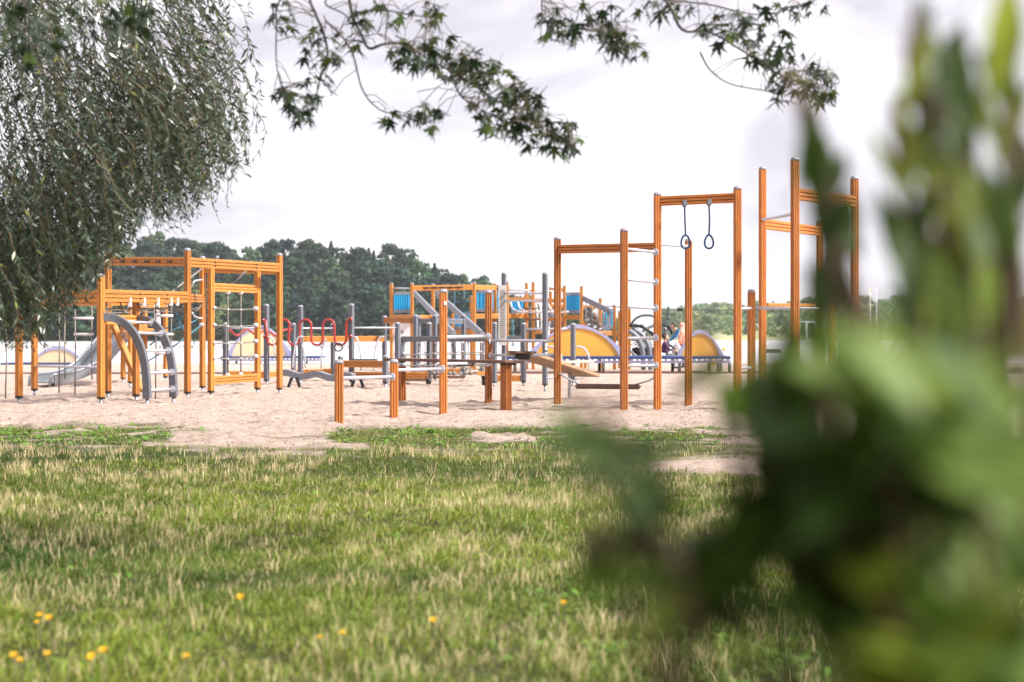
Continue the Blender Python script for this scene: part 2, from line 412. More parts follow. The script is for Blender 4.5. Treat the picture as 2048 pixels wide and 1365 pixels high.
# ------------------------------------------------------------------ the ground: lawn, sand, beach, lake, far shores
def GZ(y): return np.where(y < 17, 0, np.where(y < 58, -0.0068 * (y - 17), -0.279 - 0.052 * (y - 58)))
def sstep(a, b, x):
    t = np.clip((x - a) / (b - a), 0, 1); return t * t * (3 - 2 * t)
def lawn_mask(x, y):
    """1 where grass grows, 0 where the sand is bare"""
    s = x / np.maximum(y, 1.0)
    n = fbm(x * 1.1 + 5, y * 1.6, 11, 4); n2 = fbm(x * .45, y * .5 + 9, 21, 3)
    edge = 10.75 + .5 * np.sin(x * 1.3) + (n2 - .5) * 1.8                        # full turf up to here
    m = 1 - sstep(edge - 1.1, edge + .7, y + (fbm(x * 2.6, y * 4.0, 93, 3) - .5) * 2.2)
    p = .40 * np.ones_like(s)
    p = np.where(s < -.24, .60, p); p = np.where((s > -.13) & (s < .15), .66, p); p = np.where(s > .15, .47, p)
    lim = 12.6 + 1.1 * sstep(.16, .26, -s) + .8 * sstep(-.17, -.06, s) - 1.0 * sstep(.13, .2, s)
    n3 = fbm(x * 3.4, y * 5.0, 91, 3)
    patch = sstep(-.02, .16, p - (1 - n) + .04 + (n3 - .5) * .5) * (1 - sstep(lim - .5, lim + .25, y + (n - .5) * 1.5))
    strip = 1 - np.exp(-((y - 10.95 - .2 * np.sin(x * 2)) / .32) ** 2) * ((s > -.26) & (s < -.10))   # bare trodden strip
    m = np.maximum(m, patch * strip)
    bare = np.exp(-(((x - 1.5) / .62) ** 2 + ((y - 9.25) / .75) ** 2) ** 2)      # bare sand patch on the right
    return np.clip(m - 1.3 * bare, 0, 1)
def relief(x, y):
    near = sstep(2, 5, y) * (1 - sstep(30, 40, y))
    lm = lawn_mask(x, y)
    roll = (fbm(x * .6, y * .6, 31, 3) - .5) * .10 * lm * (1 - sstep(10, 13, y))
    dents = (fbm(x * 3.6, y * 3.6, 41, 4) - .5) * .095 * (1 - lm) * near
    return GZ(y) + roll + dents
def build_ground():
    xs = np.concatenate([np.linspace(-220, -14, 30)[:-1], np.linspace(-14, -8, 40)[:-1], np.linspace(-8, 8, 230)[:-1], np.linspace(8, 14, 40)[:-1], np.linspace(14, 220, 30)])
    ys = np.concatenate([np.linspace(-30, 2.5, 24)[:-1], np.linspace(2.5, 18, 260)[:-1], np.linspace(18, 32, 120)[:-1], np.linspace(32, 80, 60)])
    X, Y = np.meshgrid(xs, ys); Z = relief(X, Y); M = lawn_mask(X, Y)
    fr = np.random.default_rng(77)
    for _ in range(900):            # footprints and scuffed hollows in the sand
        fy = 11.5 + 22 * fr.random() ** 1.4; fx = fr.uniform(-.4, .36) * fy; a = fr.uniform(0, math.pi); L = fr.uniform(.10, .2); w = L * fr.uniform(.4, .8); dp = fr.uniform(.015, .05)
        i0, i1 = np.searchsorted(xs, [fx - .5, fx + .5]); j0, j1 = np.searchsorted(ys, [fy - .5, fy + .5])
        dx = X[j0:j1, i0:i1] - fx; dy = Y[j0:j1, i0:i1] - fy; p = (dx * math.cos(a) + dy * math.sin(a)) / L; q = (-dx * math.sin(a) + dy * math.cos(a)) / w; e = p * p + q * q
        Z[j0:j1, i0:i1] += (-dp * np.exp(-e) + dp * .55 * np.exp(-((np.sqrt(e) - 1.5) / .45) ** 2)) * (1 - M[j0:j1, i0:i1])
    nx, ny = len(xs), len(ys); idx = np.arange(nx * ny).reshape(ny, nx)
    q = np.stack([idx[:-1, :-1], idx[:-1, 1:], idx[1:, 1:], idx[1:, :-1]], -1).reshape(-1, 4)
    V = np.stack([X, Y, Z], -1).reshape(-1, 3); mv = M.ravel(); sel = mv[q].mean(1) > .5
    for name, s in (('lawn', sel), ('sand', ~sel)):
        f = q[s]; u, inv = np.unique(f, return_inverse=True)
        me = np_mesh(name, V[u], [inv.reshape(-1, 4)], np.repeat(mv[u][:, None], 3, 1))
        me.polygons.foreach_set('use_smooth', np.ones(len(f), bool))
        prop(obj(name, me, mat='ground'), kind='structure', label={'lawn': 'lawn of green and straw coloured grass in the foreground', 'sand': 'trodden pale sand under the playground running to the lake'}[name])
build_ground()
LAKE_Z = -.75
prop(obj('lake', pyd('lake', [(-2500, 60, LAKE_Z), (2500, 60, LAKE_Z), (2500, 4000, LAKE_Z), (-2500, 4000, LAKE_Z)], [(0, 1, 2, 3)]), mat='water'), kind='structure', label='pale rippled lake, reflected sky brightness put partly into its colour')

# far wooded shores: skyline rows of the photograph give the heights of the hills
LEFT = [(-700, 470), (-200, 468), (250, 470), (320, 476), (400, 487), (500, 500), (560, 491), (640, 492), (700, 508), (745, 498), (800, 503), (850, 522), (900, 543), (950, 563), (1000, 586), (1060, 612), (1150, 640), (1230, 660), (1275, 676)]
RIGHT = [(1290, 668), (1310, 648), (1340, 622), (1400, 611), (1450, 604), (1500, 607), (1560, 606), (1640, 600), (1720, 604), (1800, 596), (1900, 590), (2048, 596), (2300, 590), (3000, 600)]
def hill(name, prof, y0, y1, th, label, base=0.3, mat='terrain', meadow=0):
    us = np.linspace(prof[0][0], prof[-1][0], 90); vt = np.interp(us, [p[0] for p in prof], [p[1] for p in prof])
    ds = [0, .04, .25, .5, .75, 1, 1.6]; v = []; f = []
    def height(u, d):
        top = ZV(np.interp(u, [p[0] for p in prof], [p[1] for p in prof]), y1) - th
        t = min(1, max(0, d)); return max(LAKE_Z + .5, LAKE_Z + .5 + (top - LAKE_Z - .5) * (t * t * (3 - 2 * t)))
    for d in ds:
        yy = y0 + (y1 - y0) * d
        for u in us:
            v.append(((u - CU) / FPX * yy, yy, LAKE_Z - .6 if d == 0 else height(u, d)))
    n = len(us)
    for i in range(len(ds) - 1):
        f += [(i * n + j, i * n + j + 1, (i + 1) * n + j + 1, (i + 1) * n + j) for j in range(n - 1)]
    me = pyd(name, v, f, True); prop(obj(name, me, mat=mat), kind='structure', label=label)
    return height
hl = hill('left_hill', LEFT, 405, 560, 13.5, 'wooded hillside rising from the far shore on the left')
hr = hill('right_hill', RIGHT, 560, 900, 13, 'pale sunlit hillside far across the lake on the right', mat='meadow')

# ------------------------------------------------------------------ the far woods
def crown_mesh(name, H, Rw, kind, seed, col, nq=1500):
    r = np.random.default_rng(seed); pts = []; nor = []; rel = []
    if kind == 'round':
        nb = 26; bc = []
        for i in range(nb):
            a = r.random() * math.tau; t = r.random(); zz = .22 + .74 * t; rad = Rw * math.sqrt(max(0.02, 1 - ((zz - .52) / .50) ** 2)) * (.45 + .5 * r.random())
            bc.append((math.cos(a) * rad, math.sin(a) * rad, zz * H, Rw * (.28 + .2 * r.random())))
        for k in range(nq):
            b = bc[r.integers(nb)]; d = r.normal(size=3); d /= np.linalg.norm(d)
            if d[2] < -.3: d[2] *= -.5
            rr = b[3] * (.75 + .35 * r.random()); pts.append((b[0] + d[0] * rr, b[1] + d[1] * rr, b[2] + d[2] * rr * .9)); nor.append(d)
    else:
        for k in range(nq):
            t = r.random() ** 1.25; zz = .12 + .88 * t; tier = .72 + .28 * ((t * 11) % 1.0)
            rad = Rw * (1 - t) * tier + .08; a = r.random() * math.tau; rr = rad * (.7 + .35 * r.random())
            pts.append((math.cos(a) * rr, math.sin(a) * rr, zz * H)); nor.append((math.cos(a), math.sin(a), .5))
    P = np.array(pts); N = np.array(nor) + r.normal(size=(len(pts), 3)) * .45; N /= np.linalg.norm(N, axis=1)[:, None]
    T = np.cross(N, r.normal(size=N.shape)); T /= np.linalg.norm(T, axis=1)[:, None]; B = np.cross(N, T)
    s = (.32 + .36 * r.random(len(P)))[:, None] * (H / 15)
    quad = np.stack([P - T * s, P - B * s * .7, P + T * s, P + B * s * .7], 1).reshape(-1, 3)
    f = np.arange(len(P) * 4).reshape(-1, 4)
    c = np.array(col)[None] * (.7 + .7 * r.random((len(P), 1))); c = np.repeat(c, 4, 0)
    me = np_mesh(name, quad, [f], c); me.materials.append(MATS['forest_leaf']); return me
def trunk_mesh(name, H, r0):
    v, f = tube_mesh([(0, 0, -1), (0, 0, H * .3), (.1, 0, H * .75)], [r0, r0 * .75, r0 * .25], 7); me = pyd(name, v, f, True); me.materials.append(MATS['bark']); return me
G1, G2, G3, G4 = (.032, .060, .040), (.048, .084, .042), (.10, .13, .052), (.024, .044, .036)
PROTO = [crown_mesh('tree_a', 15, 4.3, 'round', 1, G1), crown_mesh('tree_b', 16, 3.7, 'round', 2, G2), crown_mesh('tree_c', 13.5, 4.0, 'round', 3, G3),
         crown_mesh('tree_d', 16, 3.1, 'conifer', 4, G4, 1300), crown_mesh('tree_e', 14, 3.3, 'round', 5, G4)]
TRK = [trunk_mesh('trunk_%d' % i, h, .22) for i, h in enumerate((15, 16, 13.5, 18, 14))]
PALE = [crown_mesh('pale_a', 14, 4.4, 'round', 11, (.20, .25, .12), 900), crown_mesh('pale_b', 15, 3.9, 'round', 12, (.15, .21, .115), 900), crown_mesh('pale_c', 16, 2.6, 'conifer', 13, (.13, .18, .14), 800)]  # sunlight and distance haze put into these paler leaf colours
def forest(name, pts, protos, label):
    """one mass of trees: points with a tree index, size and turn, filled with tree shapes by geometry nodes"""
    me = bpy.data.meshes.new(name); me.from_pydata([p[:3] for p in pts], [], [])
    for an, ty, k in (('kind_i', 'INT', 3), ('sz', 'FLOAT', 4), ('rz', 'FLOAT', 5)):
        a = me.attributes.new(an, ty, 'POINT'); a.data.foreach_set('value', [p[k] for p in pts])
    o = obj(name, me); prop(o, label, 'forest', kind='stuff')
    ng = bpy.data.node_groups.new(name, 'GeometryNodeTree'); ng.interface.new_socket('Geometry', in_out='INPUT', socket_type='NodeSocketGeometry'); ng.interface.new_socket('Geometry', in_out='OUTPUT', socket_type='NodeSocketGeometry')
    n = ng.nodes; l = ng.links; gi = n.new('NodeGroupInput'); go = n.new('NodeGroupOutput'); jn = n.new('GeometryNodeJoinGeometry')
    def attr(nm, ty):
        a = n.new('GeometryNodeInputNamedAttribute'); a.data_type = ty; a.inputs[0].default_value = nm; return a.outputs[0]
    ki, sz, rz = attr('kind_i', 'INT'), attr('sz', 'FLOAT'), attr('rz', 'FLOAT')
    cx = n.new('ShaderNodeCombineXYZ'); l.new(rz, cx.inputs[2])
    for i, pm in enumerate(protos):
        po = bpy.data.objects.new(pm.name, pm)
        oi = n.new('GeometryNodeObjectInfo'); oi.inputs['Object'].default_value = po
        cmp = n.new('FunctionNodeCompare'); cmp.data_type = 'INT'; cmp.operation = 'EQUAL'; l.new(ki, cmp.inputs[2]); cmp.inputs[3].default_value = i
        ip = n.new('GeometryNodeInstanceOnPoints'); l.new(gi.outputs[0], ip.inputs['Points']); l.new(cmp.outputs[0], ip.inputs['Selection']); l.new(oi.outputs['Geometry'], ip.inputs['Instance'])
        l.new(cx.outputs[0], ip.inputs['Rotation']); l.new(sz, ip.inputs['Scale']); l.new(ip.outputs[0], jn.inputs[0])
    l.new(jn.outputs[0], go.inputs[0]); md = o.modifiers.new('trees', 'NODES'); md.node_group = ng
    return o
rf = random.Random(3)
pts = []
for row in range(13):
    d = .06 + row / 12 * .98; yy = 405 + 155 * d; step = 6.3 + .2 * row
    x = XU(-520, yy)
    while x < XU(1262, yy):
        u = x / yy * FPX + CU; z = hl(u, d); jy = rf.uniform(-5, 5); top = rf.random()
        k = rf.choices([0, 1, 2, 3, 4], [4, 4, 2.2 + (row < 3) * 1.5, .7 + (row > 7) * .5, 3])[0]
        s = rf.uniform(.6, 1.2) * (1 - .55 * min(1, max(0, (u - 1000) / 260)))
        if rf.random() > .06: pts.append((x, yy + jy, z - 1.8, k, s, rf.uniform(0, 6.28)))
        x += step * rf.uniform(.6, 1.35) * max(.5, s)
forest('forest_mass', pts, PROTO, 'dark green mixed forest covering the hill on the left far shore')
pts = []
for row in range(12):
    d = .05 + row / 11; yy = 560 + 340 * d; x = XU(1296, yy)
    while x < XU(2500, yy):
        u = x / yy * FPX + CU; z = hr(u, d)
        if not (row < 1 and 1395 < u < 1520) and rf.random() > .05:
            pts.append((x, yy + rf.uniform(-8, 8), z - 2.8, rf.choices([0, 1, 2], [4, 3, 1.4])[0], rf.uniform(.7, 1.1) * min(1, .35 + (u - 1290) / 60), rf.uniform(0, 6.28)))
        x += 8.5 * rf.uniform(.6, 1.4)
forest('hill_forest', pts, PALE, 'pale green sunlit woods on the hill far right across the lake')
# the front row on the left far shore: trees one can tell apart
x = XU(-60, 409); k = 0; row_specs = []
while x < XU(1190, 409):
    u = x / 409 * FPX + CU; s = rf.uniform(.7, 1.05) * (1 - .45 * min(1, max(0, (u - 950) / 260)))
    row_specs.append((x, 409 + rf.uniform(-3, 3), rf.choice([0, 1, 1, 2, 4, 0]), s)); x += rf.uniform(5.4, 9.0) * s
NAMES = ['broad dark green tree in the front row on the left far shore', 'taller mid green tree in the front row on the left far shore', 'lighter yellow-green tree in the front row on the left far shore', '', 'slim blackish green tree in the front row on the left far shore']
for (x, y, k, s) in row_specs:
    t = thing('shore_tree', NAMES[k], 'tree', (x, y, LAKE_Z + .35), 'trees lining the left far shore'); t.rotation_euler.z = rf.uniform(0, 6.28); t.scale = (s, s, s)
    for nm, me in (('crown', PROTO[k]), ('trunk', TRK[k])):
        c = bpy.data.objects.new(nm, me); C.objects.link(c); c.parent = t
# the nearer low trees and reed bank on the right shore
reed = [(1300, 682), (1420, 676), (1500, 674), (1600, 672), (1800, 672), (2300, 670)]
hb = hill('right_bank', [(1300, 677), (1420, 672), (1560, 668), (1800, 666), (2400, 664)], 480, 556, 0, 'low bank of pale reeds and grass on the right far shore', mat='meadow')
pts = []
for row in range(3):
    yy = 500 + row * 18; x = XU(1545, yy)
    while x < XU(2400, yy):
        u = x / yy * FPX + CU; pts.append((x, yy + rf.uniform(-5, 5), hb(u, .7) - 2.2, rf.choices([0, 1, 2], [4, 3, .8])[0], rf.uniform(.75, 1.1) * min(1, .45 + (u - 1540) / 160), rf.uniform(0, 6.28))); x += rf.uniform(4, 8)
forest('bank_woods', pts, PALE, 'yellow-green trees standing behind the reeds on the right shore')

# floating jetty out on the lake
def jetty():
    y0 = 176.0; xa, xb = XU(-260, y0), XU(772, y0); t = thing('jetty', 'long pale grey floating jetty stretching across the lake on the left', 'jetty', (xa, y0, LAKE_Z))
    n = 16; L = (xb - xa) / n
    for i in range(n):
        me = MC.setdefault('jet', box_mesh(0, L - .12, 0, 2.4, -.25, .52, .04)); obj('deck_section', me, t, Matrix.Translation((xa + i * L, y0, LAKE_Z)), 'concrete')
    for i in range(0, n + 1, 2):
        rod('mooring_pile', t, Vector((xa + i * L - .06, y0 + 1.2, LAKE_Z - .5)), Vector((xa + i * L - .06, y0 + 1.2, LAKE_Z + .95)), .10, 'dark_grey')
jetty()

# ------------------------------------------------------------------ A: orange climbing frame on the left
def climbing_frame():
    t = thing('climbing_frame', 'tall orange timber climbing frame with curved grey ladder beside the willow', 'climbing frame', (XU(375, 19.8), 19.8, 0))
    OW = 'orange_wood'; kw = dict(foot=.085, yaw=-27)
    a38 = post(t, 38, 807, 590, **kw); a69 = post(t, 69, 791, 575, **kw)
    a203 = post(t, 202, 810, 548, **kw); a216 = post(t, 216, 797, 500, **kw)
    a272 = post(t, 272, 803, 599, capped=False, **kw); a375 = post(t, 375, 797, 497, **kw)
    a405 = post(t, 405, 785, 513, **kw); a422 = post(t, 422, 796, 537, capped=False, **kw); a515 = post(t, 515, 788, 543, capped=False, **kw)
    a558 = post(t, 559, 788, 507, **kw)
    off = Vector((-.03, -.085, 0))
    # overhead beams
    A = at(a375, 525); B = at(a558, 536); d = (B - A).normalized()
    beam(t, A + d * .03, B - d * .03, .135, .06, OW, 2, bolts=((.26, .02), (.26, -.03), (.72, .02), (.72, -.03)))
    A = at(a375, 524); B = at(a216, 520); B.y += 1.3; B.x = XU(216, B.y); B.z = ZV(523, B.y); d = (B - A).normalized(); bt = beam(t, A + d * .03, B, .125, .06, OW, 2)
    for s in (.16, .30, .44, .6, .76):
        p = (A + d * .03).lerp(B, s); x = Vector((d.y, -d.x, 0)); x = -x if x.y > 0 else x
        rod('grip', bt, p + x * .028, p + x * .10, .014, 'black_plastic', 8)
    A = at(a405, 539); B = at(a558, 540) ; B.y += .35; B.x = XU(556, B.y); d = (B - A).normalized(); beam(t, A + d * .03, B, .11, .055, OW, 2)
    # lower beams: front pair from the willow to post 375, and the rear rail
    A = at(a375, 595); B = at(a203, 592); d = (B - A).normalized()
    beam(t, A + d * .03, B - d * .03, .155, .06, OW, 2, bolts=((.27, .03), (.27, -.03), (.60, .03), (.60, -.03)))
    A = at(a203, 592); B = at(a38, 598); d = (B - A).normalized(); beam(t, A + d * .03, B - d * .03, .155, .06, OW, 2)
    A = at(a405, 598); B = at(a216, 604); d = (B - A).normalized(); beam(t, A + d * .03, B - d * .03, .12, .06, OW, 2, bolts=((.2, .0), (.55, 0)))
    A = at(a216, 604); B = at(a69, 604); d = (B - A).normalized(); beam(t, A + d * .03, B - d * .03, .12, .06, OW, 2)
    d = (at(a405, 595) - at(a375, 595)).normalized(); beam(t, at(a375, 596) + d * .03, at(a405, 598) - d * .03, .12, .05, OW, 2)
    # short tie and brace between the ladder posts
    d = (at(a272, 640) - at(a203, 640)).normalized(); beam(t, at(a203, 640) + d * .03, at(a272, 640) - d * .03, .12, .055, OW, 2)
    beam(t, W(222, 640, 19.3), W(284, 782, 18.9), .075, .075, OW, 1, 'brace')
    # net panel between posts 422 and 515
    def mid(P, Q, s, v0, v1): return at(P, v0).lerp(at(Q, v1), s)
    d = (at(a515, 577) - at(a422, 577)).normalized()
    beam(t, at(a422, 575) + d * .03, at(a515, 579) - d * .03, .12, .055, OW, 2, 'crossbar'); beam(t, at(a422, 762) + d * .03, at(a515, 755) - d * .03, .12, .055, OW, 2, 'crossbar')
    lines = []
    vr = ((616, 618), (650, 651), (686, 683), (717, 713))
    for s in (.345, .625):
        lines.append([mid(a422, a515, s, 583, 587), mid(a422, a515, s, 650, 651), mid(a422, a515, s, 748, 744)])
    for v0, v1 in vr:
        lines.append([mid(a422, a515, q, v0, v1) - Vector((0, 0, .022 * math.sin(q * math.pi) + .006 * math.sin(q * 20))) for q in (.05, .2, .345, .5, .625, .8, .95)])
    net = tubes('net', t, lines, .011, 'rope')
    for v0, v1 in vr:
        for s in (.345, .625): knob(net, mid(a422, a515, s, v0, v1) - Vector((0, 0, .02)), .022, 'dull_steel', 'clamp')
        knob(t, at(a515, v1) + off * .62, .045); knob(t, at(a422, v0) + Vector((.05, -.0, 0)), .03)
    for s in (.345, .625):
        for va, vb in ((584, 588), (752, 747)): knob(net, mid(a422, a515, s, va, vb), .034, 'pale_plastic', 'anchor')
    # rope net strung between the beams and diagonal blue net below
    lines = []
    for k in range(6):
        s = k / 5; P = at(a375, 604).lerp(at(a203, 604), s); Q = at(a405, 606).lerp(at(a216, 610), s)
        lines.append([P.lerp(Q, q) - Vector((0, 0, .13 * math.sin(q * math.pi))) for q in (0, .25, .5, .75, 1)])
    for k in (.22, .5, .78):
        lines.append([at(a375, 604).lerp(at(a203, 604), s).lerp(at(a405, 606).lerp(at(a216, 610), s), k) - Vector((0, 0, .13 * math.sin(k * math.pi))) for s in (0, .25, .5, .75, 1)])
    tubes('hammock_net', t, lines, .011, 'rope')
    for s in (.12, .2, .36, .52, .68): obj('rope_clamp', MC.setdefault('clampm', box_mesh(-.02, .02, -.03, .03, -.07, .05, .008)), t, Matrix.Translation(at(a375, 602).lerp(at(a203, 604), s) - Vector((0, .05, 0))), 'pale_plastic')
    kp = at(a405, 650) + Vector((0, -.06, 0)); knob(t, kp, .042)
    lines = [[kp, W(352, 690, 21.5), W(297, 722, 21)], [W(398, 600, 22.2), W(350, 652, 21.8), W(290, 668, 21.3)], [W(350, 617, 21.6), W(362, 650, 21.6), W(378, 680, 21.8)], [W(298, 620, 21.2), W(312, 660, 21.3), W(330, 700, 21.4)], [W(396, 640, 22), W(340, 663, 21.6), W(300, 690, 21.2)]]
    tubes('rope_web', t, lines, .012, 'blue_rope')
    tubes('stay_rope', t, [[W(255, 620, 19.5), W(345, 583, 19.9), at(a405, 537)], [at(a405, 592), W(428, 588, 22), W(470, 565, 21.9), W(497, 537, 21.8)]], .013, 'rope')
    # curved grey ladder
    def arc(P, foot_u, foot_v, pts, name):
        Yf = gy(foot_v); Pf = Vector((XU(foot_u, Yf), Yf, gz(Yf) + .07)); P0 = at(P, z=pts[0]) ; out = []
        for s, z in [(q, (1 - q ** 2.5) ** .4) for q in (0, .2, .4, .58, .74, .86, .94, .985)] + [(1.0, .1), (1.0, 0)]:
            out.append(Vector((P0.x + (Pf.x - P0.x) * s, P0.y + (Pf.y - P0.y) * s, Pf.z + (P0.z - Pf.z) * z)))
        return out
    a1 = smooth_pts(arc(a203, 294, 809, [ZV(634, a203['y'])], ''), 4); a2 = smooth_pts(arc(a272, 347, 805, [ZV(638, a272['y'])], ''), 4)
    for ar in (a1, a2):
        side = (a2[-1] - a1[-1]); side.z = 0; side.normalize(); v = []; f = []; o0 = ar[0]
        for i, p in enumerate(ar):
            tg = (ar[min(i + 1, len(ar) - 1)] - ar[max(i - 1, 0)]).normalized(); nn = side.cross(tg).normalized()
            v += [p - o0 + side * a * .030 + nn * b * .047 for a, b in ((-1, -1), (1, -1), (1, 1), (-1, 1))]
        for i in range(len(ar) - 1): f += [(i * 4 + k, i * 4 + (k + 1) % 4, i * 4 + 4 + (k + 1) % 4, i * 4 + 4 + k) for k in range(4)]
        f += [(3, 2, 1, 0), tuple(len(v) - 4 + k for k in range(4))]
        rail = obj('curved_rail', pyd('rail', v, f), t, Matrix.Translation(o0), 'rail_grey')
        rod('foot', rail, ar[-1] - Vector((0, 0, .2)), ar[-1], .022, 'steel')
    n = len(a1)
    for s in (.26, .42, .60, .77, .90):
        i = int(s * (n - 1)); d = (a2[i] - a1[i]).normalized(); bar(t, a1[i] + d * .03, a2[i] - d * .03, .017, fb=True, name='rung')
    # rope ladders under the front beam
    for (u0, u1, v0, v1, ys, rungs) in ((311, 343, 598, 800, 19.4, (632, 669, 707, 742)), (150, 184, 608, 788, 20.3, (637, 669)), (118, 130, 610, 786, 20.6, ())):
        lad = tubes('ladder_rope', t, [[W(u0, v0, ys), W(u0 + 1, 700, ys), W(u0, v1, ys)], [W(u1, v0, ys), W(u1 - 1, 700, ys), W(u1, v1 - 28, ys)]], .010, 'rope')
        for vv in rungs: rod('rung', lad, W(u0 - 2, vv, ys), W(u1 + 3, vv, ys), .018, 'pale_plastic', 8)
    tubes('hanging_rope', t, [[W(12, 640, 18.5), W(13, 720, 18.5), W(11, 797, 18.5)]], .010, 'rope')
    bar(t, at(a69, 733), at(a216, 735) , .017)
    tube('handle', t, [W(383, 575, 21.6), W(388, 564, 21.6), W(396, 561, 21.8), W(405, 560, 22.2)], .014, 'dull_steel', smooth=True)
    tube('handle', t, [W(383, 622, 21.6), W(388, 632, 21.6), W(396, 636, 21.8), W(405, 637, 22.2)], .014, 'dull_steel', smooth=True)
climbing_frame()

# ------------------------------------------------------------------ B: little tower with steel slide behind it
def slide_tower():
    t = thing('slide_tower', 'small timber play tower with steel slide behind the climbing frame', 'slide', (XU(280, 27), 27, gz(27)))
    P = [post(t, u, vb, vt, foot=.1, yaw=-20, mat='far_orange_wood') for u, vb, vt in ((246, 767, 640), (261, 776, 590), (290, 766, 600), (331, 764, 600))]
    d1 = 'far_orange_wood'
    for i, j, v0, v1 in ((1, 2, 655, 657), (2, 3, 664, 664), (0, 1, 668, 672), (2, 3, 612, 612), (1, 2, 612, 614)):
        beam(t, at(P[i], v0), at(P[j], v1), .13, .05, d1, 2)
    obj('deck', box_mesh(-.55, .55, -.4, .4, -.03, 0, .005), t, Matrix.Translation((P[2]['x'], P[2]['y'] - .25, ZV(668, 27))), 'weathered_wood')
    plate('side_panel', t, [(308, 607), (318, 607), (321, 650), (318, 665), (309, 665)], 27.2, .03, 'pale_plastic')
    # slide: trough swept down to the left
    cl = smooth_pts([W(248, 672, 27.2), W(230, 684, 26.9), W(206, 712, 26.5), W(180, 738, 26.1), W(150, 755, 25.8), W(118, 764, 25.5), W(88, 767, 25.2)], 5)
    v = []; f = []; o0 = cl[0]; prof = [(-.27, .15), (-.245, .15), (-.245, .02), (.245, .02), (.245, .15), (.27, .15), (.27, 0), (-.27, 0)]
    rails = [[], []]
    for i, p in enumerate(cl):
        tg = (cl[min(i + 1, len(cl) - 1)] - cl[max(i - 1, 0)]).normalized(); sd = tg.cross(Vector((0, 0, 1))).normalized(); up = sd.cross(tg)
        v += [p - o0 + sd * a + up * b for a, b in prof]
        for k, a in enumerate((-.258, .258)): rails[k].append(p + sd * a + up * .16)
    n = len(prof)
    for i in range(len(cl) - 1): f += [(i * n + k, i * n + (k + 1) % n, (i + 1) * n + (k + 1) % n, (i + 1) * n + k) for k in range(n)]
    f += [tuple(range(n))[::-1], tuple(range(len(v) - n, len(v)))]
    ch = obj('chute', pyd('chute', v, f), t, Matrix.Translation(o0), 'steel')
    for k in (0, 1): tube('chute_rail', ch, rails[k] + [rails[k][-1] + Vector((-.06, -.02, -.05)), rails[k][-1] + Vector((-.07, -.02, -.22))], .026, 'steel')
    rod('chute_leg', ch, cl[-4] - Vector((0, 0, .5)), cl[-4], .03, 'dull_steel'); rod('chute_leg', ch, cl[12] - Vector((0, 0, .9)), cl[12], .03, 'dull_steel')
slide_tower()

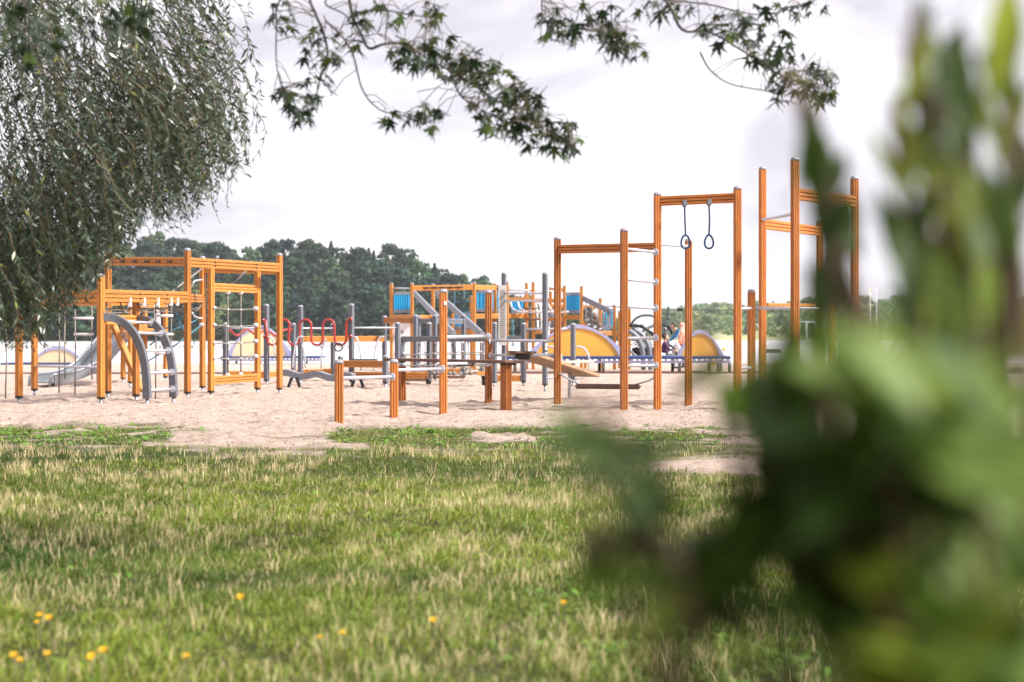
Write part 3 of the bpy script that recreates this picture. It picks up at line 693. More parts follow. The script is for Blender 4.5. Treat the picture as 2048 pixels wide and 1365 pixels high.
# ------------------------------------------------------------------ C: grey-post balance course with the red bent bars
def balance_course():
    t = thing('balance_course', 'grey post play course with red wavy bar and orange beams', 'play structure', (XU(600, 26), 26, gz(26)))
    GW = 'grey_wood'; kw = dict(mat=GW, yaw=-22, w=.082, foot=.10)
    g1 = post(t, 451, 772, 646, **kw); g2 = post(t, 533, 772, 609, **kw); g3 = post(t, 587, 764, 647, **kw); g4 = post(t, 601, 769, 611, **kw)
    g5 = post(t, 666, 763, 647, **kw); g6 = post(t, 703, 773, 608, **kw); g7 = post(t, 769, 762, 632, **kw); g8 = post(t, 681, 773, 712, **kw); g9 = post(t, 771, 777, 711, **kw); g10 = post(t, 795, 771, 645, **kw)
    Y2, Y6 = g2['y'], g6['y']
    def q(u, v):                    # point in the plane through posts g2 and g6
        s = (u - 533) / (703 - 533); return W(u, v, Y2 + (Y6 - Y2) * s - .07)
    pts = [q(527, 641), q(531, 642)]
    tr = [(545, 1), (568, 0), (588, 1), (611, 0), (634, 1), (657, 0), (681, 1)]
    for i, (u, lo) in enumerate(tr):
        w = 11.3 if i else 10
        for k in range(9):
            a = math.pi * k / 8; uu = u - w * math.cos(a); vv = 680 + 10.5 * math.sin(a) if lo else 650 - 10.5 * math.sin(a); pts.append(q(uu, vv))
    pts += [q(692.5, 650), q(694, 643), q(698, 639), q(703, 638)]
    wv = tube('wavy_bar', t, pts, .021, 'red_paint', 10)
    k, me = disc_mesh(.035, .02)
    for u, v in ((527, 641), (527, 673), (702, 638), (702, 673)): obj('flange', matd(k, me, 'red_paint'), wv, frame(q(u, v), q(u + 5, v)))
    rod('stub', wv, q(527, 673), q(536, 673), .018, 'red_paint'); rod('stub', wv, q(692, 673), q(703, 673), .018, 'red_paint')
    # zigzag bar
    zz = [(457, 657), (460, 661), (472, 671), (478, 670), (490, 660), (497, 660), (510, 670), (516, 670), (529, 661), (535, 661), (549, 671), (555, 671), (567, 661), (574, 660), (584, 660)]
    def q2(u, v): s = (u - 451) / (587 - 451); return W(u, v, g1['y'] + (g3['y'] - g1['y']) * s)
    tube('zigzag_bar', t, smooth_pts([q2(u, v) for u, v in zz], 3), .021, 'red_paint', 10)
    bar(t, at(g1, 657), at(g2, 656), .017, fa=True); bar(t, at(g4, 657), at(g5, 657), .017); bar(t, at(g6, 656), at(g10, 656), .017, fa=True)
    for c, Y in ((W(677, 695, Y6 - .12), Y6), (W(441, 664, g1['y'] - .1), 25)):
        tube('hanging_ring', t, [c + Vector((math.cos(a) * .07, .02 * math.sin(a), math.sin(a) * .07)) for a in (i / 18 * math.tau for i in range(18))], .014, 'black_plastic', 8, True)
    OW = 'orange_wood'
    def bm_(P, Q, v0, v1, h=.12, bolts=(), mat=OW, e=.03):
        d = (at(Q, v1) - at(P, v0)).normalized(); return beam(t, at(P, v0) + d * e, at(Q, v1) - d * e, h, .055, mat, 2, bolts=bolts)
    bm_(g4, g7, 679, 678, .115, ((.03, .03), (.03, -.03))); bm_(g8, g9, 728, 729, .125); bm_(g1, g2, 749, 750, .125, ((.7, .04),)); bm_(g6, g9, 751, 752, .125)
    bm_(g3, g5, 745, 742, .10, ((.3, .03), (.8, .03))); bm_(g2, g3, 750, 746, .11)
    h2 = post(t, 831, 765, 630, **kw); bm_(g7, h2, 641, 641, .125, ((.93, .03), (.93, -.03)))
    slab('seat_board', t, W(703, 718, Y6 - .05), W(751, 718, Y6 + .1), .34, .03, 'dark_grey')
    for pts in ([(585, 737), (588, 705), (593, 682), (599, 674), (606, 674)], [(642, 737), (643, 710), (647, 690), (652, 678)], [(707, 675), (713, 676), (719, 695), (722, 720), (722, 742)], [(768, 674), (760, 675), (753, 690), (749, 715), (748, 742)], [(536, 674), (544, 677), (548, 690), (550, 710)], [(605, 690), (609, 710), (611, 737)]):
        tube('hand_rail', t, [W(u, v, 25.6) for u, v in pts], .015, 'dull_steel', smooth=True)
    # wavy balance beam on splayed black legs
    n = 30; v = []; f = []; A = W(567, 745, 24.8); B = W(708, 752, 24.3); d = (B - A); L = d.length; d.normalize(); s_ = d.cross(Vector((0, 0, 1)))
    for i in range(n + 1):
        s = i / n; dz = .028 * math.sin(s * math.tau * 2.3 + .9); p = d * L * s
        for a, z in ((-.07, dz - .085), (.07, dz - .085), (.07, dz + .025), (-.07, dz + .025)): v.append(p + s_ * a + Vector((0, 0, z)))
    for i in range(n): f += [(i * 4 + k, i * 4 + (k + 1) % 4, i * 4 + 4 + (k + 1) % 4, i * 4 + 4 + k) for k in range(4)]
    f += [(3, 2, 1, 0), tuple(len(v) - 4 + k for k in range(4))]
    wb = obj('wavy_beam', pyd('wavy_beam', v, f), t, Matrix.Translation(A), 'mid_grey')
    for u in (588, 715):
        for sgn in (-1, 1):
            beam(wb, W(u + sgn * 5, 756, 24.6), W(u + sgn * 11.5, 775, 24.6), .05, .03, 'black_plastic', 0, 'leg')
balance_course()

# ------------------------------------------------------------------ C2: grey net wall and low steps in the middle
def net_wall():
    t = thing('net_wall', 'dark grey post climbing wall with rope nets and orange steps', 'climbing net', (XU(900, 27), 27, gz(27)))
    GW = 'grey_wood'; kw = dict(mat=GW, yaw=-22, w=.082, foot=.09)
    h1 = post(t, 804, 768, 690, capped=False, **kw); h3 = post(t, 858, 770, 645, **kw); h4 = post(t, 870, 763, 630, **kw); h5 = post(t, 927, 761, 630, **kw); h6 = post(t, 908, 757, 665, **kw); h7 = post(t, 964, 757, 665, **kw)
    h8 = post(t, 989, 774, 645, **kw); h9 = post(t, 1047, 773, 646, **kw); h2 = post(t, 837, 762, 632, **kw)
    def bm_(P, Q, v0, v1, h=.12, mat=GW, e=.03, bolts=()):
        d = (at(Q, v1) - at(P, v0)).normalized(); return beam(t, at(P, v0) + d * e, at(Q, v1) - d * e, h, .055, mat, 2, bolts=bolts)
    bm_(h2, h4, 643, 643, .105, bolts=((.1, .03), (.9, .03))); bm_(h4, h5, 643, 643, .105)
    Y1 = 26.3; A, B = W(803, 678.5, Y1), W(977, 678.5, Y1)
    beam(t, A, B, .10, .05, 'dark_grey', 0, 'top_board'); beam(t, W(838, 677, 28), W(1046, 677, 28.4), .09, .05, 'dark_grey', 0, 'top_board')
    for u0, Y in ((801, Y1), (1040, 27.8)):
        plate('gusset', t, [(u0, 675), (u0 + 9, 675), (u0 + 8, 690), (u0 + 5, 700), (u0 + 9, 712), (u0 + 9, 748), (u0, 748)], Y, .04, 'mid_grey')
    for Y, us, hz, x0, x1 in ((Y1 + .02, (838, 871, 903, 936, 968), (708, 730), 807, 976), (28.0, (850, 888, 925, 962), (704, 728), 850, 985)):
        ln = []
        for u in us: ln += [[W(u, 684, Y), W(u + .5, 708, Y), W(u, 728, Y)], [W(u, 728, Y), W(u - 5, 746, Y)], [W(u, 728, Y), W(u + 5, 746, Y)]]
        for v in hz: ln.append([W(u, v + 2.2 * abs(math.sin((u - x0) / 33 * math.pi)), Y) for u in np.linspace(x0, x1, 25)])
        ln.append([W(x0 + 20, 748, Y), W(x1 - 10, 749, Y)])
        nt = tubes('rope_net', t, ln, .012, 'rope')
        for u in us:
            knob(nt, W(u, 685, Y), .03, 'pale_plastic', 'anchor')
            for v in hz: knob(nt, W(u, v, Y), .022, 'dull_steel', 'clamp')
            knob(nt, W(u - 4, 747, Y), .045, 'rope', 'foot_knot'); knob(nt, W(u + 5, 747, Y), .045, 'rope', 'foot_knot')
        for v in hz: knob(t, W(x0 + 1, v, Y), .045)
    for (u0, u1, v, Y, h) in ((808, 856, 751, 26.2, .12), (992, 1045, 757, 26.4, .12), (822, 930, 742, 30, .10), (955, 994, 747, 25.4, .06)):
        beam(t, W(u0, v, Y), W(u1, v, Y), h, .28 if h < .1 else .055, 'orange_wood', 2 if h > .07 else 0, 'step_beam', bolts=((.93, .03), (.93, -.03)) if h > .11 else ())
    for u0, u1, v, Y in ((812, 855, 757, 27.2), (870, 930, 752, 29), (822, 925, 730, 31)):
        slab('low_board', t, W(u0, v, Y), W(u1, v, Y), .3, .05, 'brown_board')
    rod('black_leg', t, W(969, 752, 25.4), W(969, 778, 25.4), .05, 'black_plastic'); rod('black_leg', t, W(857, 757, 26.3), W(857, 768, 26.3), .05, 'black_plastic')
net_wall()

# ------------------------------------------------------------------ D: orange workout bars nearest the lawn
def workout_bars():
    t = thing('workout_bars', 'row of short and tall orange posts with steel bars nearest the lawn', 'exercise bars', (XU(886, 15.8), 15.8, 0))
    kw = dict(yaw=18, w=.078, mat='rust_wood'); p1 = post(t, 678, 846, 720, **kw); p2 = post(t, 788, 837, 719, **kw); p3 = post(t, 886.5, 826, 579, **kw); p4 = post(t, 977, 809, 581, **kw)
    p5 = post(t, 1012, 819, 727, yaw=28, w=.078, depth=.155, capped=False, mat='rust_wood'); p6 = post(t, 802, 808, 733, yaw=28, w=.078, depth=.155, capped=False, mat='rust_wood')
    def b(P, Q, v0, v1, r=.0175, fa=False, fb=False):
        A, B = at(P, v0), at(Q, v1); d = (B - A).normalized(); return bar(t, A + d * .03, B - d * .042, r, fa=fa, fb=fb)
    b(p1, p2, 757, 754, fb=True); b(p2, p3, 741, 738, fb=True); b(p3, p4, 675, 673, .022, fb=True); b(p3, p4, 728, 727, fb=True)
    p7 = dict(x=XU(1115, 17.3), y=17.3); b(p4, p7, 682, 682, fa=True); b(p4, p7, 711, 710, fa=True)
    A, B = at(p6, 717), at(p5, 721); A += (A - B).normalized() * .18; B += (B - A).normalized() * .15
    bd = slab('bench_board', t, A, B, .30, .035, 'brown_board', .012)
    m = A.lerp(B, .62); obj('bracket', box_mesh(-.12, .12, -.1, .1, -.075, -.036, .02), bd, Matrix.Translation(m), 'black_plastic')
    for s in (.05, .95): obj('bracket', box_mesh(-.1, .1, -.06, .06, -.055, -.036, .008), bd, Matrix.Translation(A.lerp(B, s)), 'black_plastic')
    st = at(p3, 607); obj('sticker', box_mesh(-.014, .014, -.002, .002, -.02, .02), p3['o'], Matrix.Translation(st + Vector((.024, -.041, 0))) @ Matrix.Rotation(R(18), 4, 'Z'), 'white_paint')
workout_bars()

def ramp_board():
    t = thing('ramp_board', 'tilted plank ramp on a steel leg beside the tall orange posts', 'ramp', (XU(1139, 19.4), 19.4, gz(19.4)))
    A, B = W(1040, 703, 17.5), W(1176, 748, 19.7); n = 3; d = (B - A).normalized(); s = d.cross(Vector((0, 0, 1))).normalized()
    for k in range(3):
        o = s * (k - 1) * .118; slab('plank', t, A + o, B + o, .114, .045, 'weathered_wood', .006)
    slab('top_board', t, W(1022, 702, 17.5), W(1066, 703, 17.6), .3, .035, 'brown_board', .012)
    obj('bracket', box_mesh(-.1, .1, -.08, .08, -.09, -.03, .02), t, Matrix.Translation(W(1045, 705, 17.5)), 'black_plastic')
    rod('leg', t, W(1139, 806, 19.3), W(1139, 738, 19.3), .024, 'dull_steel')
ramp_board()

def ring_frame():
    t = thing('ring_frame', 'tall orange post frame with two hanging rings and a ladder', 'exercise frame', (XU(1315, 16.6), 16.6, 0))
    kw = dict(yaw=14, w=.078, mat='rust_wood')
    p7 = post(t, 1115, 812, 474, **kw); p8 = post(t, 1248, 823, 457, **kw); p9 = post(t, 1315, 819, 385, **kw); p10 = post(t, 1475, 821, 373, **kw); p11 = post(t, 1377, 811, 478, **kw)
    def bm_(P, Q, v0, v1, h):
        A, B = at(P, v0), at(Q, v1); d = (B - A).normalized(); return beam(t, A + d * .03, B - d * .03, h, .06, 'rust_wood', 2)
    bm_(p7, p9, 499, 495, .105); rb = bm_(p9, p10, 403, 396, .11)
    for v0, v1 in ((498, 505), (559, 565), (613, 617), (677, 676), (732, 731)):
        A, B = at(p8, v0), at(p9, v1); d = (B - A).normalized(); bar(t, A + d * .03, B - d * .042, .0175, fb=True, name='rung')
    A, B = at(p9, 489), at(p11, 493); d = (B - A).normalized(); bar(t, A + d * .03, B - d * .03, .0175)
    for u in (1369, 1418):
        s = (u - 1315) / 160; y = p9['y'] + (p10['y'] - p9['y']) * s; vt = 403 - 7 * s + 9
        st = tube('ring_strap', t, [W(u, vt, y), W(u + 1, vt + 35, y), W(u + 2 if u < 1400 else u, 470, y)], .010, 'navy_vinyl', 8)
        obj('bracket', MC.setdefault('rbrk', box_mesh(-.025, .025, -.05, .05, -.045, .03, .01)), st, Matrix.Translation(W(u, vt - 3, y)), 'mid_grey')
        c = W(u + 2 if u < 1400 else u, 484, y); pts = []
        for i in range(24):
            a = i / 24 * math.tau; r = .062; x = math.sin(a) * r * (1 - .35 * (math.cos(a) * .5 + .5)); z = math.cos(a) * r * 1.25; pts.append(c + Vector((x, x * .3, z)))
        tube('hand_ring', st, pts, .0125, 'navy_vinyl', 8, True)
    # balance log slung on chains between the posts
    A, B = W(1150, 773, 17.0), W(1282, 774, 16.8); M = frame(A, B); lg = obj('slung_beam', box_mesh(-.06, .06, -.03, .03, 0, (B - A).length, .022), t, M, 'brown_board')
    for P, Q in ((A + Vector((.05, 0, .03)), at(p7, 745)), (B + Vector((-.05, 0, .03)), at(p9, 753))): tube('chain', lg, [P, P.lerp(Q, .5) - Vector((0, 0, .012)), Q], .012, 'dull_steel', 6)
ring_frame()

# ------------------------------------------------------------------ E: dark grey pole frame with the slotted board
def slot_frame():
    t = thing('slot_frame', 'dark grey pole frame with pale slotted climbing board', 'exercise frame', (XU(1048, 24), 24, gz(24)))
    kw = dict(mat='grey_wood', yaw=-18, w=.08, foot=.1)
    e1 = post(t, 1008, 773, 545, **kw); e2 = post(t, 1090, 782, 545, **kw); e3 = post(t, 1146, 774, 647, **kw)
    # slotted board: frame and bars with open slots between
    y = e1['y'] - .09; x0, x1 = XU(997, y), XU(1013.5, y); zt, zb = ZV(571, y), ZV(691, y); n = 29; bm = bmesh.new(); w = .03
    def addbox(a, b, c, d, e, f):
        r_ = bmesh.ops.create_cube(bm, size=1)['verts']
        for v in r_: v.co = Vector(((a + b) / 2 + v.co.x * (b - a), (c + d) / 2 + v.co.y * (d - c), (e + f) / 2 + v.co.z * (f - e)))
    yy0, yy1 = y - .02, y + .02; m = .062
    addbox(x0, x0 + w * .8, yy0, yy1, zb, zt); addbox(x1 - w, x1, yy0, yy1, zb, zt); addbox(x0 + w * .8, x1 - w, yy0, yy1, zt - m * 1.2, zt); addbox(x0 + w * .8, x1 - w, yy0, yy1, zb, zb + m)
    for i in range(n):
        z = zb + m + (zt - zb - 2.2 * m) * (i + .65) / n; addbox(x0 + w * .8, x1 - w, yy0, yy1, z - .009, z + .009)
    me = from_bm('slot_board', bm); me.transform(Matrix.Translation((-x0, -y, -zb))); obj('slotted_board', me, t, Matrix.Translation((x0, y, zb)), 'slot_board')
    obj('backing', box_mesh(0, x1 - x0 - .01, .03, .045, .03, zt - zb - .03), t, Matrix.Translation((x0 + .005, y, zb)), 'brown_board')
    def b(P, Q, v0, v1, fa=False, fb=False):
        A, B = at(P, v0), at(Q, v1); d = (B - A).normalized(); return bar(t, A + d * .03, B - d * .03, .018, fa=fa, fb=fb)
    b(e1, e2, 587, 587); b(e1, e2, 602, 602, fb=True)
    e0 = dict(x=XU(1047, 25.5), y=25.5); b(e0, e3, 659, 658, fb=True)
    for u, y in ((1096, e2['y']), (1151, e3['y'])):
        tube('hand_rail', t, [W(u, 694, y), W(u + 10, 694, y), W(u + 18, 698, y), W(u + 25, 709, y), W(u + 27, 720, y), W(u + 27, 743, y)], .017, 'dull_steel', smooth=True)
        tube('foot_rail', t, [W(u - 2, 757, y), W(u + 8, 757, y), W(u + 15, 755, y), W(u + 18, 750, y), W(u + 19, 740, y)], .017, 'dull_steel', smooth=True)
    slab('step_board', t, W(1118, 723, e3['y'] - .3), W(1186, 721, e3['y'] - .2), .26, .04, 'pale_wood')
    for vv in (690, 697, 708): obj('sticker', MC.setdefault('stk', box_mesh(-.02, .02, -.003, .003, -.025, .025)), e2['o'], Matrix.Translation(at(e2, vv) + Vector((.02, -.062, 0))), 'white_paint')
slot_frame()

# ------------------------------------------------------------------ right: tall overhead frame half hidden by the bush
def overhead_frame():
    t = thing('overhead_frame', 'tall orange overhead frame half hidden behind the blurred bush', 'climbing frame', (XU(1590, 15.6), 15.6, 0))
    kw = dict(yaw=20, w=.078, mat='rust_wood')
    a = post(t, 1525, 0, 334, Y=18.2, **kw); b = post(t, 1590, 0, 315, Y=15.6, **kw); c = post(t, 1640, 0, 440, Y=20.2, **kw); d = post(t, 1709, 0, 353, Y=17.0, **kw)
    e = post(t, 1503, 0, 579, Y=17.4, **kw); f = post(t, 1664, 0, 578, Y=18.6, **kw); g = post(t, 1643, 0, 648, Y=17.2, **kw)
    def bm_(P, Q, v0, v1, h=.13):
        A, B = at(P, v0), at(Q, v1); q = (B - A).normalized(); return beam(t, A + q * .03, B - q * .03, h, .06, 'rust_wood', 2)
    bm_(a, c, 448, 463); bm_(b, d, 388, 404)
    A, B = at(a, 440), at(b, 428); q = (B - A).normalized(); bar(t, A - q * .12, B - q * .03, .02)
    A, B = at(e, 617), at(g, 618); q = (B - A).normalized(); bar(t, A + q * .03, B, .02)
    P10 = dict(x=XU(1475, 16.5), y=16.5); A, B = at(P10, 618), at(e, 617); q = (B - A).normalized(); bar(t, A + q * .03, B - q * .03, .0175)
    A, B = at(P10, 736), at(e, 736); q = (B - A).normalized(); bar(t, A + q * .03, B - q * .03, .0175)
    beam(t, W(1535, 611, 21), W(1642, 613, 21.5), .07, .05, 'orange_wood', 0)
    for u in (1545, 1562, 1600, 1618, 1630): tube('grip_loop', t, [W(u - 4, 614, 21), W(u - 3, 619, 20.9), W(u, 621, 20.9), W(u + 3, 619, 20.9), W(u + 4, 614, 21)], .012, 'black_plastic', 6, smooth=True)
    rod('stay', t, W(1614, 778, 17.5), W(1634, 706, 18), .025, 'mid_grey')
overhead_frame()

def net_mast():
    Y = 23.0; g = gz(Y); t = thing('net_mast', 'dark mast with rope net pyramid behind the bush at right', 'rope pyramid', (XU(1932, Y), Y, g))
    top = W(1932, 345, Y); bs = Vector((top.x, Y, g - .1)); rod('mast', t, bs, top, .05, 'dark_grey', 14)
    ends = []; lines = []
    for k in range(6):
        a = k / 6 * math.tau + .3; e = Vector((top.x + math.cos(a) * 1.75, Y + math.sin(a) * 1.75, g)); ends.append(e)
        lines.append([top, top.lerp(e, .5) - Vector((math.cos(a), math.sin(a), 0)) * .22, e])
    tubes('stay_rope', t, lines, .014, 'rope'); lines = []
    for s in (.3, .45, .6, .75, .9):
        for k in range(6):
            def p(kk):
                a = kk / 6 * math.tau + .3; return top.lerp(ends[kk % 6], s) - Vector((math.cos(a), math.sin(a), 0)) * .22 * math.sin(s * math.pi)
            lines.append([p(k), p(k + 1)])
            if s > .5: lines.append([p(k), Vector((top.x, Y, top.z + (g - top.z) * s))])
    tubes('ring_rope', t, lines, .012, 'rope'); knob(t, top, .07, 'dark_grey', 'mast_head')
net_mast()

# ------------------------------------------------------------------ F: far multi-deck play tower with blue panels
def far_tower():
    t = thing('play_tower', 'far orange play tower with blue ribbed panels and nets by the lake', 'play tower', (XU(950, 44), 44, gz(44)))
    OW = 'far_orange_wood'; kw = dict(mat=OW, yaw=-12, foot=0, w=.092)
    T = {}
    for k, u, vt, Y in (('1', 783, 566, 43), ('2', 824, 566, 42.6), ('3', 866, 568, 44), ('4', 948.5, 564, 42.8), ('5', 990, 567, 44.6), ('6', 1014, 563, 43.2), ('7', 1053, 566, 43.6), ('8', 1066.5, 564, 43.2), ('9', 1101, 574, 45), ('10', 1129, 571, 43.4),
                        ('11', 1163, 572, 43), ('12', 1200.5, 596, 45.2), ('13', 1229, 610, 43.6), ('14', 1259, 617, 43.4), ('15', 906, 608, 46.5), ('16', 943, 592, 46), ('17', 1171, 640, 45.5), ('18', 1239, 622, 46)):
        T[k] = post(t, u, 0, vt, Y=Y, **kw)
    def bm_(p, q, v0, v1, h=.14, mat=OW, n=2):
        A, B = at(T[p], v0), at(T[q], v1); d = (B - A).normalized(); return beam(t, A + d * .03, B - d * .03, h, .06, mat, n)
    def rail(p, q, v, h, Y=None): return bm_(p, q, v, v, h, 'mid_grey', 0)
    tb = bm_('2', '4', 577, 575, .155); bm_('4', '5', 575, 576, .14); bm_('2', '3', 634, 634, .10); bm_('4', '7', 633, 632, .14); bm_('10', '11', 635, 635, .13); bm_('7', '10', 601, 602, .12); bm_('9', '10', 580, 581, .12)
    bm_('12', '14', 667, 668, .12); bm_('11', '13', 667, 667, .12); bm_('7', '8', 638, 638, .10); bm_('8', '10', 638, 640, .1); bm_('8', '10', 665, 665, .1); bm_('6', '8', 599, 598, .10); bm_('1', '2', 634, 634, .1); bm_('15', '16', 664, 664, .14); bm_('9', '12', 612, 615, .1)
    for s in (.24, .37, .50, .63, .76):
        p = at(T['2'], 577).lerp(at(T['4'], 575), s) - Vector((0, .03, 0)); rod('grip', tb, p, p - Vector((0, .1, 0)), .022, 'black_plastic', 8); rod('grip', tb, p - Vector((.12, .09, .0)), p + Vector((.12, -.09, 0)), .018, 'black_plastic', 8)
    bar(t, at(T['1'], 577), at(T['2'], 577), .022); bar(t, at(T['6'], 581), at(T['8'], 581), .022); bar(t, at(T['6'], 581), at(T['10'], 583), .02)
    # blue panels: every rib a piece of its own between grey rails
    def panel(u0, u1, v0, v1, Y, n, gap=.0, rails=True):
        pn = plate('panel_rail', t, [(u0, v0 - 6), (u1, v0 - 6), (u1, v0), (u0, v0)], Y, .07, 'mid_grey'); plate('panel_rail', t, [(u0, v1), (u1, v1), (u1, v1 + 6), (u0, v1 + 6)], Y, .07, 'mid_grey')
        w = (u1 - u0) / n; A = XU(w, 0)
        ww = w / FPX * Y; h = (v1 - v0) / FPX * Y
        prof = [(0, .012), (ww * .12, -.03), (ww * (.78 - gap), -.03), (ww * (.9 - gap), .012)]
        if gap == 0: prof += [(ww * .999, .012)]
        prof += [(prof[-1][0], .03), (0, .03)]
        key = ('rib', round(ww, 3), round(h, 3), gap)
        if key not in MC: MC[key] = extrude(prof, h, key)
        for i in range(n): obj('rib', matd((key, 'm'), MC[key], 'blue_panel'), pn, Matrix.Translation(W(u0 + i * w, v1, Y + .035)))
    panel(788, 819.5, 590, 620, 42.9, 7); panel(953, 988, 586, 618, 43.2, 5, .12); panel(1132, 1160, 591, 621, 43.1, 8); panel(909, 942, 631, 652, 46.2, 7); panel(1205, 1228, 625, 652, 45.2, 4, .2); panel(1023, 1046, 603, 622, 46, 5); panel(1240, 1258, 622, 652, 46, 3, .2); panel(994, 1013, 586, 618, 44.4, 3, .1)
    # climbing wall with holds
    wl = plate('climbing_wall', t, [(786, 630), (821, 630), (821, 742), (786, 742)], 43.0, .04, 'pale_plastic')
    for u, v in ((805, 664), (792, 675), (813, 682), (798, 700), (811, 712), (793, 640), (800, 640), (812, 640)): knob(wl, W(u, v, 42.98), .05 if v > 650 else .02, 'mid_grey', 'hold')
    # sloping grey side boards of the gangway down to the near posts
    for (u0, v0, u1, v1, Y0, Y1) in ((829, 587, 908, 669, 42.0, 31), (871, 585, 963, 669, 43.4, 31)):
        A, B = W(u0, v0, Y0), W(u1, v1, Y1); beam(t, A, B, .17, .06, 'mid_grey', 0, 'gangway_side')
    # right-hand sloping net bridge
    beam(t, W(1166, 597, 43), W(1218, 622, 42), .16, .06, 'mid_grey', 0, 'bridge_rail'); beam(t, W(1218, 622, 42.0), W(1229, 622, 42), .12, .06, 'mid_grey', 0, 'bridge_rail')
    plate('bridge_panel', t, [(1171, 612), (1186, 618), (1186, 650), (1178, 655), (1172, 648)], 43.4, .04, 'dark_grey'); plate('bridge_panel', t, [(1214, 621), (1226, 621), (1221, 630), (1221, 662), (1206, 662), (1206, 652), (1214, 650)], 42, .05, 'mid_grey')
    ln = []
    for k in range(4): ln.append([W(1166, 618 + k * 13, 43.2), W(1192, 634 + k * 9, 42.9), W(1218, 640 + k * 6, 42.1)])
    for u in (1172, 1184, 1196, 1208): ln.append([W(u, 603 + (u - 1172) * .45, 43), W(u, 661, 43)])
    tubes('bridge_net', t, ln, .018, 'rope')
    for u, v in ((1176, 640), (1177, 650), (1189, 655), (1218, 638), (1218, 651), (1200, 659)): knob(t, W(u, v, 42.4), .055, 'dull_steel')
    beam(t, W(1188, 628, 44), W(1224, 700, 43), .12, .08, 'brown_board', 0, 'brace')
    # rope net between the uprights and curved white tubes of the sling bridge
    ln = []
    for u in (895, 909.5, 928): ln.append([W(u, 582, 43.4), W(u, 664, 43.4)])
    for v in (604, 625, 645): ln.append([W(870, v, 43.6), W(910, v + 1, 43.4), W(946, v, 43)])
    tubes('rope_net', t, ln, .016, 'blue_rope')
    for k in range(6):
        u = 1021 + k * 15; tube('sling_tube', t, [W(u, 605 - k, 44), W(u + 3, 615, 43.8), W(u + 10, 621, 43.5), W(u + 24, 625, 43), W(u + 40, 624, 42.6)], .028, 'pale_plastic', smooth=True)
    tubes('chain_ladder', t, [[W(1026, 640, 43), W(1026, 690, 43)], [W(1022, 672, 43), W(1030, 672, 43)], [W(1022, 691, 43), W(1030, 691, 43)]], .022, 'blue_rope')
    for k in range(5): slab('stepping_plate', t, W(1056 + k % 2 * 6, 617 + k * 22 + (k == 4) * 8, 42.6), W(1066 + k % 2 * 6, 615 + k * 22 + (k == 4) * 8, 42.2), .35, .04, 'brown_board')
    for u0, v0, u1, v1 in ((1072, 610, 1076, 660), (1080, 612, 1084, 665), (1100, 645, 1096, 690)): tube('sling_tube', t, [W(u0, v0, 43.5), W((u0 + u1) / 2, v0 + 10, 43.3), W(u1, v1, 43)], .03, 'pale_plastic', smooth=True)
    # tall grey tube slide standing behind the post
    tube('slide_tube', t, [W(1109, 625, 45), W(1108, 640, 45), W(1108, 690, 45)], .19, 'mid_grey', 14)
    for u in (1040, 1000, 960, 880): slab('deck', t, W(u - 18, 634, 44.2), W(u + 18, 634, 44.2), 1.0, .04, 'weathered_wood')
far_tower()

# ------------------------------------------------------------------ G: jumping mats with yellow arched panels
def arch(name, parent, u0, u1, vb, vt, Y, mat, t=.16, trim=9):
    """half-round panel with a broad trim band along its curve"""
    c, w = (u0 + u1) / 2, (u1 - u0) / 2; h = vb - vt; n = 24
    o = []; i_ = []
    for i in range(n + 1):
        x = -math.cos(math.pi * i / n); o.append((c + w * x, vb - h * (1 - abs(x) ** 1.75))); i_.append((c + w * .80 * x, vb - (h - trim * .9) * (1 - abs(x) ** 2) ** .72))
    inner = plate(name, parent, i_, Y, t, mat); v = []; f = []; o0 = W(*o[0], Y)
    for y in (-.03, t + .03):
        for ring in (o, i_): v += [W(a, b, Y) - o0 + Vector((0, y, 0)) for a, b in ring]
    m = n + 1
    for k in range(n): f += [(k, k + 1, m + k + 1, m + k), (2 * m + k, 3 * m + k, 3 * m + k + 1, 2 * m + k + 1), (k, 2 * m + k, 2 * m + k + 1, k + 1), (m + k, m + k + 1, 3 * m + k + 1, 3 * m + k)]
    obj('trim', pyd('trim', v, f), inner, Matrix.Translation(o0), 'lilac_trim')
    return inner
def jump_mat(label, u0, u1, Y, arches, mat, vtop=713, deep=1.9, legs=(), seams=()):
    t = thing('jump_mat', label, 'jumping mat', (XU((u0 + u1) / 2, Y), Y, gz(Y)), 'arched jumping mats on the beach')
    z = ZV(vtop, Y); g = gz(Y); x0, x1 = XU(u0, Y), XU(u1, Y)
    obj('mat_top', box_mesh(x0, x1, Y, Y + deep, z - .08, z, .02), t, None, 'navy_vinyl'); fr = obj('frame', box_mesh(x0, x1, Y + .05, Y + .1, z - .19, z - .12, .01), t, None, 'lilac_trim')
    n = int((x1 - x0) / .15); me = MC.setdefault(('spr', mat), box_mesh(-.03, .03, -.01, .03, -.05, .0))
    for i in range(n): obj('spring_cover', me, fr, Matrix.Translation((x0 + (i + .5) * (x1 - x0) / n, Y + .05, z - .08)), 'lilac_trim')
    for u in legs:
        for dy in (.1, deep - .1): rod('leg', t, Vector((XU(u, Y), Y + dy, g - .05)), Vector((XU(u, Y), Y + dy, z - .12)), .045, 'dark_grey')
    for a, b, vt in arches: arch('arched_panel', t, a, b, vtop, vt, Y + .6, mat)
    return t
jump_mat('long navy mat with two bright yellow arched panels behind the ring frame', 1010, 1462, 38.5, ((1050, 1258, 649), (1354, 1448, 660)), 'yellow_panel', legs=(1030, 1120, 1207, 1360, 1437, 1460))
jump_mat('pale yellow arched mat seen through the red bars near the water', 440, 640, 56, ((450, 588, 651),), 'hazed_yellow_panel', vtop=713, legs=(455, 520, 600))
